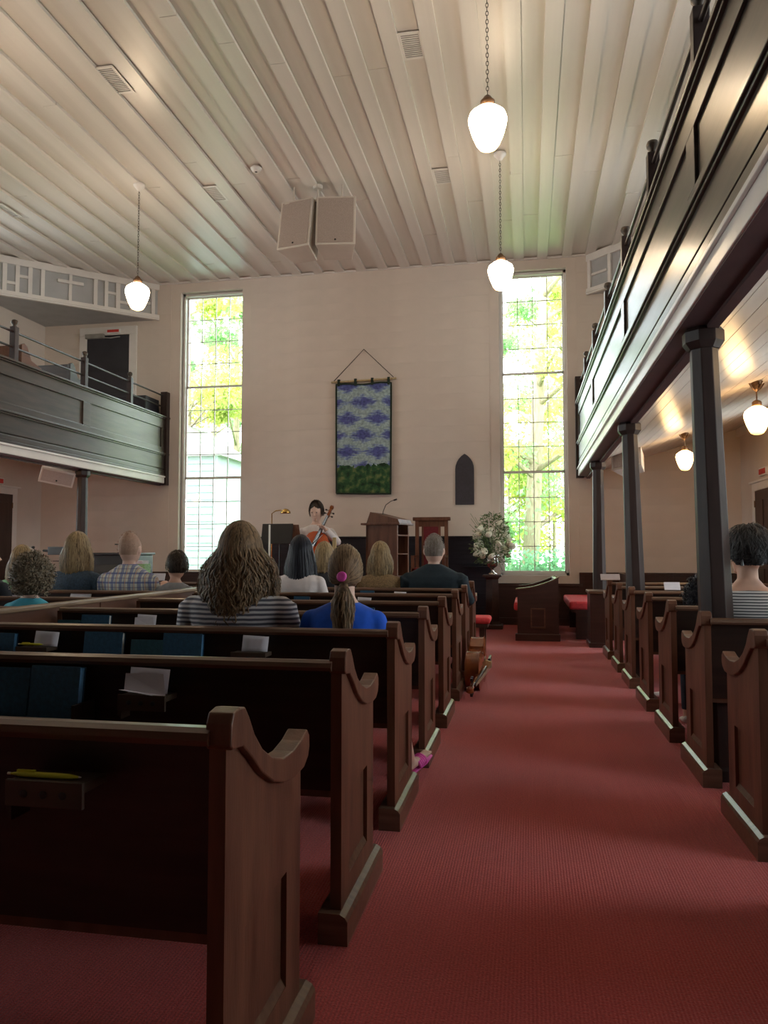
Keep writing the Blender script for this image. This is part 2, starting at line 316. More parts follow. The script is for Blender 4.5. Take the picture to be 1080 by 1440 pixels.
def wall_side(name,x,s):
    w=MB(); xs=(x,x+s*.3); ys=[YF-T]
    for y in SIDE_Y: ys+=[y-.66,y+.66]
    ys.append(BY+T)
    for i in range(0,len(ys),2): w.box((xs[0],ys[i],0),(xs[1],ys[i+1],CZ))
    for y in SIDE_Y: w.box((xs[0],y-.66,0),(xs[1],y+.66,.3)); w.box((xs[0],y-.66,6.1),(xs[1],y+.66,CZ))
    return struct(w.build(name,M['wall']))
wall_side('wall_left',XL,-1); wall_side('wall_right',XR,1)
struct(MB().box((XL-T,YF-T,0),(XR+T,YF,CZ)).build('wall_rear',M['wall']))
# windows
def window(n,x0,x1,y):
    e=empty_struct('window_%d'%n); e.location=(x0,y,0); wd=x1-x0; z0,z1=WZ
    f=MB(); t=.045
    f.box((-.0,-.0,z0),(t,.14,z1)).box((wd-t,0,z0),(wd,.14,z1)).box((0,0,z1-t),(wd,.14,z1)).box((0,0,z0),(wd,.14,z0+.05)); f.build('window_frame',M['white'],e)
    c=MB()   # casing on the room side
    for a,b in ((-.17,0),(wd,wd+.17)): c.box((a,-.035,z0-.12),(b,.0,CZ-.01))
    c.box((-.17,-.035,z1),(wd+.17,0,CZ-.01)).box((-.17,-.05,z0-.13),(wd+.17,.06,z0)); 
    for a in (-.19,wd+.15): c.box((a,-.055,z0-.12),(a+.04,0,CZ-.01))
    c.box((-.19,-.055,z1+.10),(wd+.19,0,z1+.14)); c.build('window_casing',M['white'],e,bevel=.004)
    iw=wd-2*t; ih=z1-t-z0-.05; sh=ih/3; s=.022
    for i in range(3):
        zz=z0+.05+i*sh; yo=.04+.03*i; sa=MB(); sa.box((t,yo,zz),(t+s,yo+.03,zz+sh)).box((wd-t-s,yo,zz),(wd-t,yo+.03,zz+sh)).box((t,yo,zz),(wd-t,yo+.03,zz+.03)).box((t,yo,zz+sh-.018),(wd-t,yo+.03,zz+sh))
        so=sa.build('sash',M['white'],e); pw=(iw-2*s)/4; ph=(sh-.048)/4
        mu=MB()
        for k in range(1,4): mu.box((t+s+pw*k-.007,yo+.005,zz+.03),(t+s+pw*k+.007,yo+.025,zz+sh-.018))
        for k in range(1,4): mu.box((t+s,yo+.005,zz+.03+ph*k-.007),(wd-t-s,yo+.025,zz+.03+ph*k+.007))
        mu.build('muntin',M['white'],so)
        pm=MB().box((.003,0,.003),(pw-.003,.003,ph-.003)).mesh('pane',M['glass'])
        for a in range(4):
            for b in range(4): inst(pm,'pane',so,(t+s+pw*a,yo+.013,zz+.03+ph*b),(rr.uniform(-.002,.002),0,rr.uniform(-.003,.003)))
window(1,*W1,BY+.12); window(2,*W2,BY+.12)
n=3
for xx,s in ((XR,1),(XL,-1)):
    for y in SIDE_Y:
        e=empty_struct('window_%d'%n); e.location=(xx,y,0); n+=1; f=MB()
        for z in (.3,1.7,3.1,4.5,6.05): f.box((s*.1,-.66,z),(s*.16,.66,z+.05))
        for a in (-.66,-.3,0.0,.3,.62): f.box((s*.1,a,.3),(s*.14,a+.03,6.1))
        f.build('window_frame',M['white'],e); MB().box((s*.115,-.64,.32),(s*.118,.64,6.08)).build('pane',M['glass'],e)
# ceiling crown strip above the back wall
struct(MB().box((-6.9,BY-.05,CZ-.05),(1.12,BY,CZ-.02)).build('trim_1',M['white']))
# wainscot under windows and along the back wall
wa=MB().box((.9,BY-.05,0),(XR,BY-.012,.86)).box((.9,BY-.075,.86),(XR,BY-.012,.90)).box((-.62,BY-.05,0),(.9,BY-.012,.70)).box((-.62,BY-.075,.66),(.9,BY-.012,.71)).box((.86,BY-.07,0),(.94,BY-.012,.9)).box((-.62,BY-.08,0),(XR,BY-.012,.12))
for x in (1.6,2.3,3.0): wa.box((x,BY-.06,.12),(x+.07,BY-.012,.86))
struct(wa.build('trim_2',M['wain2'],bevel=.004))
wa=MB().box((XL,BY-.05,0),(-5.0,BY-.012,.86)).box((XL,BY-.07,.82),(-5.0,BY-.012,.88)); struct(wa.build('trim_3',M['wain2'],bevel=.004))
struct(MB().box((XR-.03,YF,0),(XR,BY,.14)).build('baseboard_right',M['wain2'])); struct(MB().box((XL,YF,0),(XL+.03,BY,.14)).build('baseboard_left',M['wain2']))
# ------------------------------------------------------------------ galleries
def gallery(side,label,posts,stiles,ya):
    s=side; xf=.85 if s>0 else -6.67
    xw=XR if s>0 else XL; W=abs(xw-xf); X=lambda d:s*d
    g=thing('gallery',label,'gallery',(xf,0,0))
    zc=(lambda y:3.79-(13.4-y)*.0155) if s>0 else (lambda y:3.79)
    yb=BY-.02
    def slab(mb,d0,d1,z0,z1,y0=ya,y1=yb,top=False):   # d = depth behind face; z1 may ride with the cap
        zz=lambda z,y: z+(zc(y)-3.79)*max(0,(z-2.66)/1.13)
        mb.add([(X(d),y,zz(z,y)) for z in (z0,z1) for y in (y0,y1) for d in (d0,d1)],[(0,2,3,1),(4,5,7,6),(0,1,5,4),(2,6,7,3),(0,4,6,2),(1,3,7,5)])
    m=MB(); slab(m,.0,.2,2.53,2.66); slab(m,-.02,.0,2.635,2.665); m.build('fascia',M['white'],g,bevel=.005)
    m=MB(); slab(m,.012,.20,2.522,2.53); slab(m,.15,.21,2.50,2.56); m.build('soffit_board',M['soffit'],g)
    m=MB(); slab(m,.03,.10,2.66,3.77); m.build('parapet',M['gal'],g)
    m=MB(); slab(m,.0,.03,2.665,2.71); slab(m,.008,.03,2.71,2.78); m.build('lower_moulding',M['gal'],g,bevel=.006)
    m=MB(); slab(m,.012,.03,2.80,3.05); m.build('lower_board',M['gal'],g,bevel=.004)
    m=MB(); slab(m,-.022,.03,3.07,3.10); slab(m,-.008,.03,3.045,3.07); m.build('ledge_moulding',M['gal'],g,bevel=.006)
    m=MB(); slab(m,.01,.03,3.56,3.75); m.build('upper_board',M['gal'],g,bevel=.004)
    m=MB(); slab(m,.01,.03,3.10,3.20); m.build('panel_rail',M['gal'],g,bevel=.004)
    m=MB(); slab(m,-.03,.13,3.76,3.79); slab(m,-.012,.11,3.735,3.76); m.build('cap',M['gal'],g,bevel=.006)
    for y in stiles: m=MB(); slab(m,.01,.03,3.20,3.56,y,y+.20); m.build('panel_stile',M['gal'],g,bevel=.004)
    for y in posts:
        z=zc(y); end=y>13; h=.47 if s<0 else .44
        m=MB(); a=.042; m.box((X(.02),y-a,z),(X(.02+2*a),y+a,z+h)); p=m.build('railing_post',M['post'],g,bevel=.006)
        if not end: MB().lathe([(.012,0),(.03,.008),(.02,.02),(.042,.045),(.045,.065),(.036,.09),(.012,.10)],(X(.062),y,z+h),14).build('ball_finial',M['iron'],p,smooth=True)
        if end: MB().box((X(-.03),y-.06,2.5),(X(.10),y+.07,z+h)).build('end_post',M['post'],g,bevel=.006)
    for dz in (.40,.19) if s<0 else (.36,.17):
        MB().tube([(X(.062),ya,zc(ya)+dz),(X(.062),yb,zc(yb)+dz)],.016,8).build('rail',M['post'],g,smooth=True)
    # sloping gallery floor: painted planks below
    ang=math.atan2(.72,W-.2); pl=(W-.2)/math.cos(ang); nb=18; bw=pl/nb
    m=MB().box((0,ya,.02),(pl,yb,.10)); fo=m.build('gallery_floor',M['ceil2'],g)
    fo.location=(X(.2),0,2.57); fo.rotation_euler=(0,-ang if s>0 else ang+PI,0)
    if s<0: fo.rotation_euler=(0,ang,0); fo.scale=(-1,1,1)
    bm_=MB().box((.002,ya,0),(bw-.003,yb,.02)).mesh('ceiling_plank',M['ceil2'])
    for i in range(nb): inst(bm_,'ceiling_plank',fo,(bw*i,0,rr.uniform(-.001,.001)))
    m=MB(); m.box((X(W-.06),ya,3.15),(X(W),yb,3.27)); m.build('cove_moulding',M['white'],g)
    return g
g1=gallery(1,'right gallery of glossy dark panels over the right pews',[-.9,.95,2.5,4.12,5.65,7.2,8.76,10.4,11.95,13.35],[-2.2,.75,4.07,7.0,10.38,13.2],-3.9)
g2=gallery(-1,'left gallery of dark panels with thin metal rails beside the left window',[5.6,7.35,9.07,10.73,12.12,13.38],[4.3,7.4,10.64,13.2],-3.9)
rg=thing('gallery','unseen rear gallery behind the camera, added to block light','gallery',(CX,YF,0))  # added out of view to cut light reaching the pew backs from behind
MB().box((-3.7,.02,2.62),(3.7,3.3,2.72)).build('gallery_floor',M['soffit'],rg); MB().box((-3.7,3.3,2.5),(3.7,3.4,3.7)).build('parapet',M['gal'],rg)
# gallery columns (octagonal, tapering downwards to a wider foot)
def column(x,y,label,lean=0):
    g=thing('column',label,'column',(x,y,0),0,None)
    m=MB().lathe([(.105,0),(.105,.06),(.098,.08),(.093,.9),(.077,2.42),(.077,2.43)],(0,0,0),8,PI/8)
    o=m.build('shaft',M['post'],g,bevel=.004)
    c=MB().lathe([(.086,2.40),(.105,2.425),(.115,2.44),(.115,2.50),(.10,2.515),(.10,2.522)],(0,0,0),8,PI/8).build('capital',M['post'],g,bevel=.003)
    return g
column(1.055,4.60,'nearest dark octagonal column under the right gallery, beside the striped woman').rotation_euler=(0,-R(1.3),0)
column(1.05,7.85,'middle dark octagonal column under the right gallery').rotation_euler=(0,-R(1.2),0)
column(.985,11.15,'far dark octagonal column under the right gallery, near the front')
column(-6.80,10.85,'dark octagonal column under the left gallery behind the blond woman')
column(-6.80,7.6,'dark octagonal column under the left gallery nearer the back, left of the frame')
# ------------------------------------------------------------------ corner lattice boxes
def corner_box(s,label):
    x0=CX+s*3.98; g=thing('corner_box',label,'corner cabinet',(x0,BY-.02,0)); zb,zt=5.69,CZ-.03; Lh=2.75 if s<0 else 2.5
    hx=abs((XR if s>0 else XL)-x0)
    dx,dy=s*.735,-.678
    Lh=hx/.735
    P=lambda t,d,z:(dx*t+ (-dy*s)*d*s*1.0*0 + (-s*dy*0), 0, z)
    nx,ny=(-dy*-1*s*-1, 0) if 0 else (0,0)
    ux,uy=dx,dy; px_,py_=-s*-uy if 0 else 0,0
    nrm=(s*.678,.735)            # pointing back into the corner
    def q(t,d,z): return (ux*t+nrm[0]*d,uy*t+nrm[1]*d,z)
    def bx(mb,t0,t1,d0,d1,z0,z1): mb.add([q(t,d,z) for z in(z0,z1) for d in(d0,d1) for t in(t0,t1)],[(0,2,3,1),(4,5,7,6),(0,1,5,4),(2,6,7,3),(0,4,6,2),(1,3,7,5)])
    m=MB(); e=q(Lh,0,0); m.add([(0,0,zb),(e[0],e[1],zb),(e[0],-.0,zb),(0,0,zb+.05),(e[0],e[1],zb+.05),(e[0],0,zb+.05)],[(0,1,2),(3,5,4),(0,3,4,1),(1,4,5,2),(2,5,3,0)]); m.build('soffit',M['grey'],g)
    m=MB(); bx(m,0,Lh,.03,.05,zb+.05,zt); m.build('backing_panel',M['grey'],g)
    m=MB(); bx(m,0,Lh,-.03,.03,zb-.01,zb+.09); bx(m,0,Lh,-.045,.03,zb+.015,zb+.04); m.build('bottom_rail',M['white'],g,bevel=.004)
    m=MB(); bx(m,0,Lh,-.02,.03,zt-.13,zt); m.build('top_rail',M['white'],g,bevel=.004)
    a,b=zb+.08,zt-.12
    def bar(t0,t1,z0=a,z1=b,d=-.012,nm='lattice_bar'):
        m=MB(); bx(m,t0,t1,d,.03,z0,z1); m.build(nm,M['white'],g,bevel=.003)
    if s<0:
        # lettering-like fretwork: uprights and short cross bars, a cross in the middle
        f=lambda px:max(0,min(Lh,_t_on(px)))
        ups=[(213,218),(192,195.5),(183,187),(163,169),(147,152),(131.5,137),(96.5,101),(57,62.5),(39,45),(21,27),(2.5,9),(-14,-8),(-30,-25)]
        for u,v in ups: bar(f(v),f(u))
        for u,v,zz in ((150,166,.34),(39,27,.36),(9,21,.22),(168,183,.20),(195,212,.27)): bar(f(max(u,v)),f(min(u,v)),zb+zz,zb+zz+.05,-.008,'cross_bar')
        bar(f(117),f(80.5),zb+.40,zb+.455,-.03,'cross_arm')
    else:
        for t in (0.0,.42,.95,1.5,2.1): bar(t+.02,t+.08)
        bar(.1,.42,zb+.3,zb+.34,-.008,'cross_bar')
    return g
def _t_on(px):        # distance along the left box face where a photo column falls
    d=_fw+_rt*((px-540)/1080)+_up*((720-420)/1080); ux,uy=-.735,-.678; x0,y0=CX-3.98,BY-.02
    # solve k*d = (x0+ux t, y0+uy t)
    det=d.x*(-uy)-d.y*(-ux); t=(d.x*y0-d.y*x0)/det if abs(det)>1e-9 else 0
    return (d.x*y0-d.y*x0)/(d.y*ux-d.x*uy)
corner_box(-1,'white fretwork corner box with a small cross below the ceiling at left')
corner_box(1,'white fretwork corner box behind the railing at upper right')
# ------------------------------------------------------------------ doors
def door(n,x,s,y0,y1,zt,mt,hinge=True):
    e=empty_struct('door_%d'%n); e.location=(x,0,0); sx=-s
    MB().box((sx*.005,y0,0),(sx*.03,y1,zt)).build('door_leaf',mt,e)
    m=MB().box((0,y1,0),(sx*.04,y1+.12,zt)).box((0,y0-.12,0),(sx*.04,y0,zt)).box((0,y0-.12,zt),(sx*.041,y1+.12,zt+.12)).box((0,y0-.16,zt+.12),(sx*.07,y1+.18,zt+.15)); m.build('door_casing',M['white'],e,bevel=.004)
    for z in (.9,zt-.25): MB().tube([(sx*.035,y1-.01,z),(sx*.035,y1-.01,z+.1)],.012).build('hinge',M['bronze'],e)
    p=MB()
    for z0,z1 in ((.2,1.0),(1.15,zt-.15)): p.box((sx*.03,y0+.12,z0),(sx*.042,y0+.42,z1)).box((sx*.03,y1-.42,z0),(sx*.042,y1-.12,z1))
    p.build('door_panel',mt,e,bevel=.006); return e
door(1,XL,-1,11.65,12.60,2.30,M['doorb']); door(2,XR,1,11.70,12.62,2.18,M['doorb'])
for x,s,lab,z in ((XL,-1,'small red exit sign above the brown door at far left',2.46),(XR,1,'small red exit sign above the dark door at right',2.38)):
    t=thing('exit_sign',lab,'sign',(x-s*.0,12.15,z)); MB().box((-s*.001,-.17,0),(-s*.05,.17,.12)).build('sign_case',M['white'],t); MB().box((-s*.05,-.15,.02),(-s*.056,.15,.10)).build('sign_face',M['red'],t)
e=empty_struct('door_3'); e.location=(0,BY-.014,0)
MB().box((-8.40,-.02,3.3),(-7.5,0,5.44)).build('door_leaf',M['door'],e)
MB().box((-8.55,-.045,3.3),(-8.40,0,5.44)).box((-7.5,-.045,3.3),(-7.35,0,5.44)).box((-8.55,-.047,5.44),(-7.35,0,5.6)).build('door_casing',M['white'],e,bevel=.004)
m=MB(); [m.box((-8.40,-.026,z),(-7.5,-.02,z+.01)) for z in (3.9,4.3,4.75)]; m.build('door_groove',M['black'],e)
MB().box((-8.40,-.10,5.38),(-8.02,-.03,5.46)).tube([(-8.05,-.1,5.38),(-7.85,-.12,5.36),(-7.7,-.03,5.40)],.012).build('door_closer',M['vent'],e)
t=thing('exit_sign','thin red exit sign above the upstairs gallery door','sign',(-7.95,BY-.065,5.46)); MB().box((0,-.05,0),(.28,0,.08)).build('sign_case',M['white'],t); MB().box((.02,-.055,.015),(.26,-.05,.065)).build('sign_face',M['red'],t)
# ------------------------------------------------------------------ pews
TOP=[(-.018,.875),(-.016,.905),(-.004,.925),(.03,.93),(.06,.925),(.085,.90),(.12,.855),(.17,.812),(.24,.775),(.32,.752),(.40,.748),(.47,.758),(.525,.775)]
END=[(.545,.755),(.548,.725),(.535,.70),(.50,.682)]
BOT=[(.42,.678),(.33,.69),(.25,.715),(.17,.758),(.10,.812),(.05,.845),(-.008,.852),(-.018,.86)]
def pew_meshes():
    d={}
    def sweep(name,poly,x0,x1,mt,bev=0):
        # polygon in y,z: triangulated safely
        bm=bmesh.new(); vs=[bm.verts.new((x0,p[0],p[1])) for p in poly]; f=bm.faces.new(vs); r=bmesh.ops.extrude_face_region(bm,geom=[f]); bmesh.ops.translate(bm,verts=[v for v in r['geom'] if isinstance(v,bmesh.types.BMVert)],vec=(x1-x0,0,0))
        bmesh.ops.recalc_face_normals(bm,faces=bm.faces)
        if bev: bmesh.ops.bevel(bm,geom=[e for e in bm.edges if e.calc_face_angle(0)>R(50)],offset=bev,segments=2,affect='EDGES',profile=.5)
        bmesh.ops.triangulate(bm,faces=[f for f in bm.faces if len(f.verts)>4]); me=bpy.data.meshes.new(name); bm.to_mesh(me); bm.free(); me.materials.append(mt); return me
    d['scroll']=sweep('scroll_cap',TOP+END+BOT,.0,-.056,M['pew'],.004)
    und=[(p[0],p[1]+.01) for p in BOT[::-1] if p[0]>=-.01]
    body=[(-.005,.0),(-.005,.86)]+[(.05,.855),(.10,.822),(.17,.768),(.25,.725),(.33,.70),(.42,.69),(.515,.69),(.515,0)]
    d['slab']=sweep('bench_end',body,-.030,-.052,M['pew'])
    fr=MB(); xa,xb=-.016,-.030
    d['frame_top']=sweep('ft',[(-.005,.45),(-.005,.86),(.05,.855),(.10,.822),(.17,.768),(.25,.725),(.33,.70),(.42,.69),(.515,.69),(.515,.45)],xb,xa,M['pew'])
    return d
pm=pew_meshes()
def join(meshes,name,mt):
    bm=bmesh.new()
    for me in meshes: bm.from_mesh(me)
    o=bpy.data.meshes.new(name); bm.to_mesh(o); bm.free(); o.materials.append(mt); return o
fr=MB().box((-.030,-.005,.09),(-.016,.11,.45)).box((-.030,.40,.09),(-.016,.515,.45)).box((-.030,.11,.09),(-.016,.40,.17)).mesh('x',M['pew'])
END_ME=join([pm['slab'],pm['frame_top'],fr],'bench_end',M['pew'])
pb=MB().prism([(-.030,.17),(-.018,.17),(-.030,.19)],1,.11,.40).prism([(-.030,.11),(-.020,.11),(-.030,.125)],2,.17,.45).mesh('panel_bead',M['rail'])
def chamfer_base():
    prof=[(-.085,0),(.012,0),(.012,.075),(.004,.088),(-.014,.098),(-.085,.098)]
    return MB().prism(prof,1,-.035,.57).mesh('base_moulding',M['rail'])
BASE=chamfer_base()
PEN=[]
def pew(loc,W,label,s=1,group=None,both=False,racks=True):
    """aisle end at local x=0 running to x=-W (s=1) or +W (s=-1, mirrored)"""
    t=thing('pew',label,'pew',loc,0,group); key=(round(W,2),)
    sc=(s,1,1)
    for nm,me in (('bench_end',END_ME),('scroll_cap',pm['scroll']),('base_moulding',BASE),('panel_bead',pb)): inst(me,nm,t,(0,0,0),(0,0,0),sc)
    if key not in pew.c:
        c={}
        w0,w1=-.045,-W
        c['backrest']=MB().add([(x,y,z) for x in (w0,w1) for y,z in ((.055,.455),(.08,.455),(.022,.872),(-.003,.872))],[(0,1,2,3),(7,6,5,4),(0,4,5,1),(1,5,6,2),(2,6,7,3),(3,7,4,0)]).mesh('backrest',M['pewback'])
        c['top_rail']=MB().prism([(-.028,.862),(-.034,.874),(-.028,.888),(-.01,.895),(.02,.893),(.034,.882),(.032,.866),(.02,.86)],0,w0-.0,w1).mesh('top_rail',M['rail'])
        c['seat']=MB().prism([(.06,.432),(.06,.455),(.47,.462),(.49,.452),(.49,.436),(.47,.43)],0,w0,w1).mesh('seat',M['pew'])
        sup=MB()
        for f in (.5,.97): sup.prism([(.08,.0),(.08,.435),(.46,.435),(.44,.30),(.40,.0)],0,-W*f,-W*f-.03)
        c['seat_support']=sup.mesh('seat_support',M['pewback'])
        c['far_end']=MB().prism([(-.005,0),(-.005,.87),(.10,.83),(.30,.70),(.50,.68),(.50,0)],0,w1,w1-.03).mesh('far_end',M['pew'])
        pew.c[key]=c
    for nm,me in pew.c[key].items(): inst(me,nm,t,(0,0,0),(0,0,0),sc)
    return t
pew.c={}
L_Y=[1.49,2.47,3.49,4.52,5.54,6.55,7.53,8.52]
XE=-.585; DIV=-3.03; WL=XE-DIV-.03-.04
Llab=['nearest pew left of the aisle, whole back in view with a yellow pen','second pew left of the aisle, blue hymnals along its back','third pew left of the aisle, directly behind the wavy-haired woman','fourth pew left of the aisle, with the pink sandal showing beside its end','fifth pew left of the aisle, counted from the camera','sixth pew left of the aisle, just before the cello on the floor','seventh pew left of the aisle, in front of which the broad man sits','eighth pew left of the aisle, the one farthest to the front']
lp=[pew((XE,y,0),WL,lab,1,'pews left of the centre aisle') for y,lab in zip(L_Y,Llab)]
R_Y=[2.44,3.43,4.42,5.40,6.40,7.42,8.38,9.36]; XRr=.915
Rlab=['pew right of the aisle just outside the frame, nearest the camera','large pew at the right edge of the photo, its end nearest the camera','second pew end on the right, in front of which the striped woman sits','third pew end on the right, beyond the nearest column','fourth pew end on the right, a white sandal showing at its foot','fifth pew end on the right, beside the middle column','sixth pew end on the right, second from the front','farthest pew end on the right, nearest the front column']
for y,lab in zip(R_Y,Rlab): pew((XRr,y,0),XR-XRr-.1,lab,-1,'pews right of the centre aisle')
for i,y in enumerate(L_Y[2:]): pew((-5.28,y,0),5.28+DIV-.04-.06,'pew left of the centre divider, row %s'%['level with the third aisle pew','where the curly-haired child sits','where the person at the left edge sits','where the plaid-shirted man sits','ahead of the bald man','at the very front'][i],-1,'pews left of the divider')
d=thing('pew_divider','long brown wooden divider between left and centre pews','partition',(DIV-.03,0,0))
MB().box((-.02,1.1,0),(.02,9.05,.885)).build('divider_panel',M['divider'],d); MB().box((-.04,1.08,.885),(.04,9.07,.915)).build('divider_cap',M['divtop'],d,bevel=.008)
m=MB(); [m.box((-.028,y,0),(.028,y+.06,.885)) for y in (1.1,3.1,5.1,7.1,8.99)]; m.build('divider_stile',M['divider'],d)
# front-most furniture on the floor
def front_pew(x0,x1,y0,y1,label):
    t=thing('choir_pew',label,'pew',(x0,y0,0)); W=x1-x0
    pts=[(0,0),(0,.715)]+[(W*u,.715+.16*u**1.8) for u in (.2,.4,.6,.8,1)]+[(W,0)]
    pts2=[(p[0],p[1]) for p in pts]
    MB().prism(pts2[::-1],1,0,.05).build('bench_end',M['wain2'],t)
    L=[(-.02,.712)]+[(W*u,.715+.16*u**1.8) for u in (0.02,.2,.4,.6,.8,1.02)]
    MB().prism(L+[(p[0],p[1]+.022) for p in L[::-1]],1,-.012,.065).build('curved_cap',M['rail'],t,bevel=.003)
    m=MB().box((-.03,-.02,0),(W+.02,.08,.10)); m.build('base_moulding',M['wain2'],t,bevel=.008)
    f=MB(); a,b,c,dd=W*.32,W*.68,.18,.46
    f.box((a,-.012,c),(a+.02,0,dd)).box((b-.02,-.012,c),(b,0,dd)).box((a,-.012,dd-.02),(b,0,dd)).box((a,-.02,c),(b,0,c+.02)); f.build('panel_bead',M['rail'],t)
    MB().box((W-.05,.05,.3),(W,y1-y0-.05,.86)).build('backrest',M['wain2'],t); MB().box((0,.05,.38),(W-.05,y1-y0-.05,.42)).build('seat',M['wain2'],t)
    MB().box((-.05,.03,.42),(W-.06,y1-y0-.06,.53)).build('seat_cushion',M['redcush'],t,bevel=.03)
    MB().prism(pts2[::-1],1,y1-y0-.05,y1-y0).build('bench_end',M['wain2'],t); return t
front_pew(-.15,.42,11.05,12.6,'short free-standing choir pew with red cushion at the aisle front')
t=thing('choir_pew','half-hidden choir bench with red cushion beside the far right column','pew',(.62,11.35,0))
MB().box((0,0,.38),(.9,1.9,.42)).build('seat',M['wain2'],t); MB().box((-.04,0.02,.42),(.85,1.85,.54)).build('seat_cushion',M['redcush'],t,bevel=.03); MB().box((.86,0,0),(.92,1.9,.9)).build('backrest',M['wain2'],t); MB().box((0.05,0,0),(.9,.05,.38)).build('bench_end',M['wain2'],t); MB().box((.05,1.8,0),(.9,1.85,.38)).build('bench_end',M['wain2'],t)
t=thing('screen_post','squat dark panelled block at the head of the right pews','screen',(.80,10.45,0))
MB().box((0,0,.05),(.22,.5,.70)).build('panel',M['wain2'],t); MB().box((-.02,-.02,.70),(.24,.52,.735)).build('cap',M['rail'],t,bevel=.005); MB().box((-.02,-.02,0),(.24,.52,.06)).build('base_moulding',M['wain2'],t,bevel=.005)
t=thing('front_bench','low red-cushioned bench beyond the last pew left of the aisle','bench',(-2.2,9.35,0))
MB().box((0,0,.34),(1.72,.42,.38)).build('seat',M['wain2'],t); MB().box((-.02,-.01,.38),(1.75,.43,.46)).build('seat_cushion',M['redcush'],t,bevel=.03); [MB().box((x,y,0),(x+.06,y+.06,.34)).build('leg',M['wain2'],t) for x in (.04,1.62) for y in (.03,.33)]
# ------------------------------------------------------------------ chancel
ps=thing('chancel_platform','raised dark-panelled chancel platform carrying pulpit and cellist','platform',(-4.95,10.3,0))
MB().box((0,0,0),(3.95,3.10,.50)).build('platform_base',M['wain'],ps); MB().box((-.03,-.03,.50),(3.98,3.10,.53)).build('platform_floor',M['carpet'],ps)
m=MB()
for x in (0.0,.8,1.6,2.4,3.2,3.87): m.box((x,-.02,0),(x+.08,0,.5))
m.build('stile',M['wain'],ps)
dp=thing('chancel_screen','dark horizontal board panelling behind pulpit and chair','panelling',(-4.98,BY-.02,0))
MB().box((0,-.004,.03),(4.34,0,1.5)).build('backing',M['black'],dp)
bme=MB().box((0,-.03,.004),(4.34,-.004,.236)).mesh('board',M['wain'])
for i in range(6): inst(bme,'board',dp,(0,-rr.uniform(0,.006),.06+i*.24))
MB().box((-.01,-.07,1.49),(4.36,0,1.525)).build('cap',M['wain'],dp,bevel=.005)
m=MB().box((4.28,-.05,0),(4.36,0,1.5)).box((3.9,-.35,.98),(4.34,-.03,1.0)); m.build('stile',M['wain'],dp)
# pulpit
pu=thing('pulpit','tall dark wooden pulpit with slanted top and microphone','pulpit',(-2.02,11.15,.53),R(-14))
m=MB().box((-.26,-.22,0),(.24,-.18,1.13)).box((-.26,-.22,0),(-.22,.22,1.13)).box((-.26,.18,0),(.24,.22,1.13)); m.build('pulpit_body',M['pew'],pu,bevel=.004)
MB().box((-.30,-.26,0),(.28,.26,.08)).build('base_moulding',M['pew'],pu,bevel=.006)
for z in (.35,.68,.95): MB().box((-.22,-.18,z),(.24,.18,z+.02)).build('shelf',M['pew'],pu)
MB().box((-.32,-.27,1.11),(.30,.27,1.14)).build('ledge',M['pew'],pu,bevel=.004)
MB().prism([(-.24,1.14),(-.18,1.30),(.26,1.19),(.28,1.14)],1,-.24,.24).build('book_board',M['pew'],pu)
mi=thing('gooseneck_microphone','thin gooseneck microphone rising from the pulpit top','microphone',(-2.02,11.15,1.77)); MB().tube([(-.08,-.02,-.0),(-.07,-.02,.08),(-.03,-.03,.17),(.05,-.04,.225),(.10,-.05,.24)],.006,6).build('gooseneck',M['black'],mi,smooth=True); MB().tube([(.095,-.05,.238),(.14,-.06,.25)],.013,8).build('microphone_head',M['black'],mi,smooth=True); MB().tube([(-.08,-.02,-.02),(-.08,-.02,.03)],.014,8).build('base',M['black'],mi)
# high-backed chair
ch=thing('pulpit_chair','high-backed dark chair with red velvet panel behind the bald churchgoer','chair',(-1.58,12.75,.53))
for x in (-.27,.22): MB().box((x,0,0),(x+.06,.06,1.24)).build('back_post',M['pew'],ch,bevel=.004)
MB().box((-.31,-.02,1.24),(.32,.08,1.30)).build('crest_rail',M['pew'],ch,bevel=.008); MB().box((-.21,.01,1.14),(.22,.05,1.24)).build('top_panel',M['pew'],ch)
MB().box((-.13,.0,.45),(.12,.04,1.14)).build('velvet_back',M['darkred'],ch); 
for x in (-.16,.12): MB().box((x,0,.45),(x+.035,.05,1.14)).build('stile',M['pew'],ch)
MB().box((-.27,-.48,.40),(.28,0,.46)).build('seat',M['darkred'],ch,bevel=.01)
for x in (-.27,.23): MB().box((x,-.48,0),(x+.05,-.43,.62)).build('leg',M['pew'],ch); MB().box((x,-.48,.62),(x+.05,.0,.66)).build('arm',M['pew'],ch)
# tablet
tb=[(-.165,0),(-.165,.62)]+[(.155-.32*math.cos(a),.62+.32*math.sin(a)) for a in [R(61)*u for u in (.2,.4,.6,.8,1)]]
tb=tb+[(-p[0],p[1]) for p in tb[-2::-1]]
t=MB().prism(tb,1,-.03,0).build('wall_tablet',M['slate'],None,bevel=.008); t.location=(-1.075,BY-.014,2.075); tag(t,'plain dark pointed-arch tablet on the back wall','tablet')
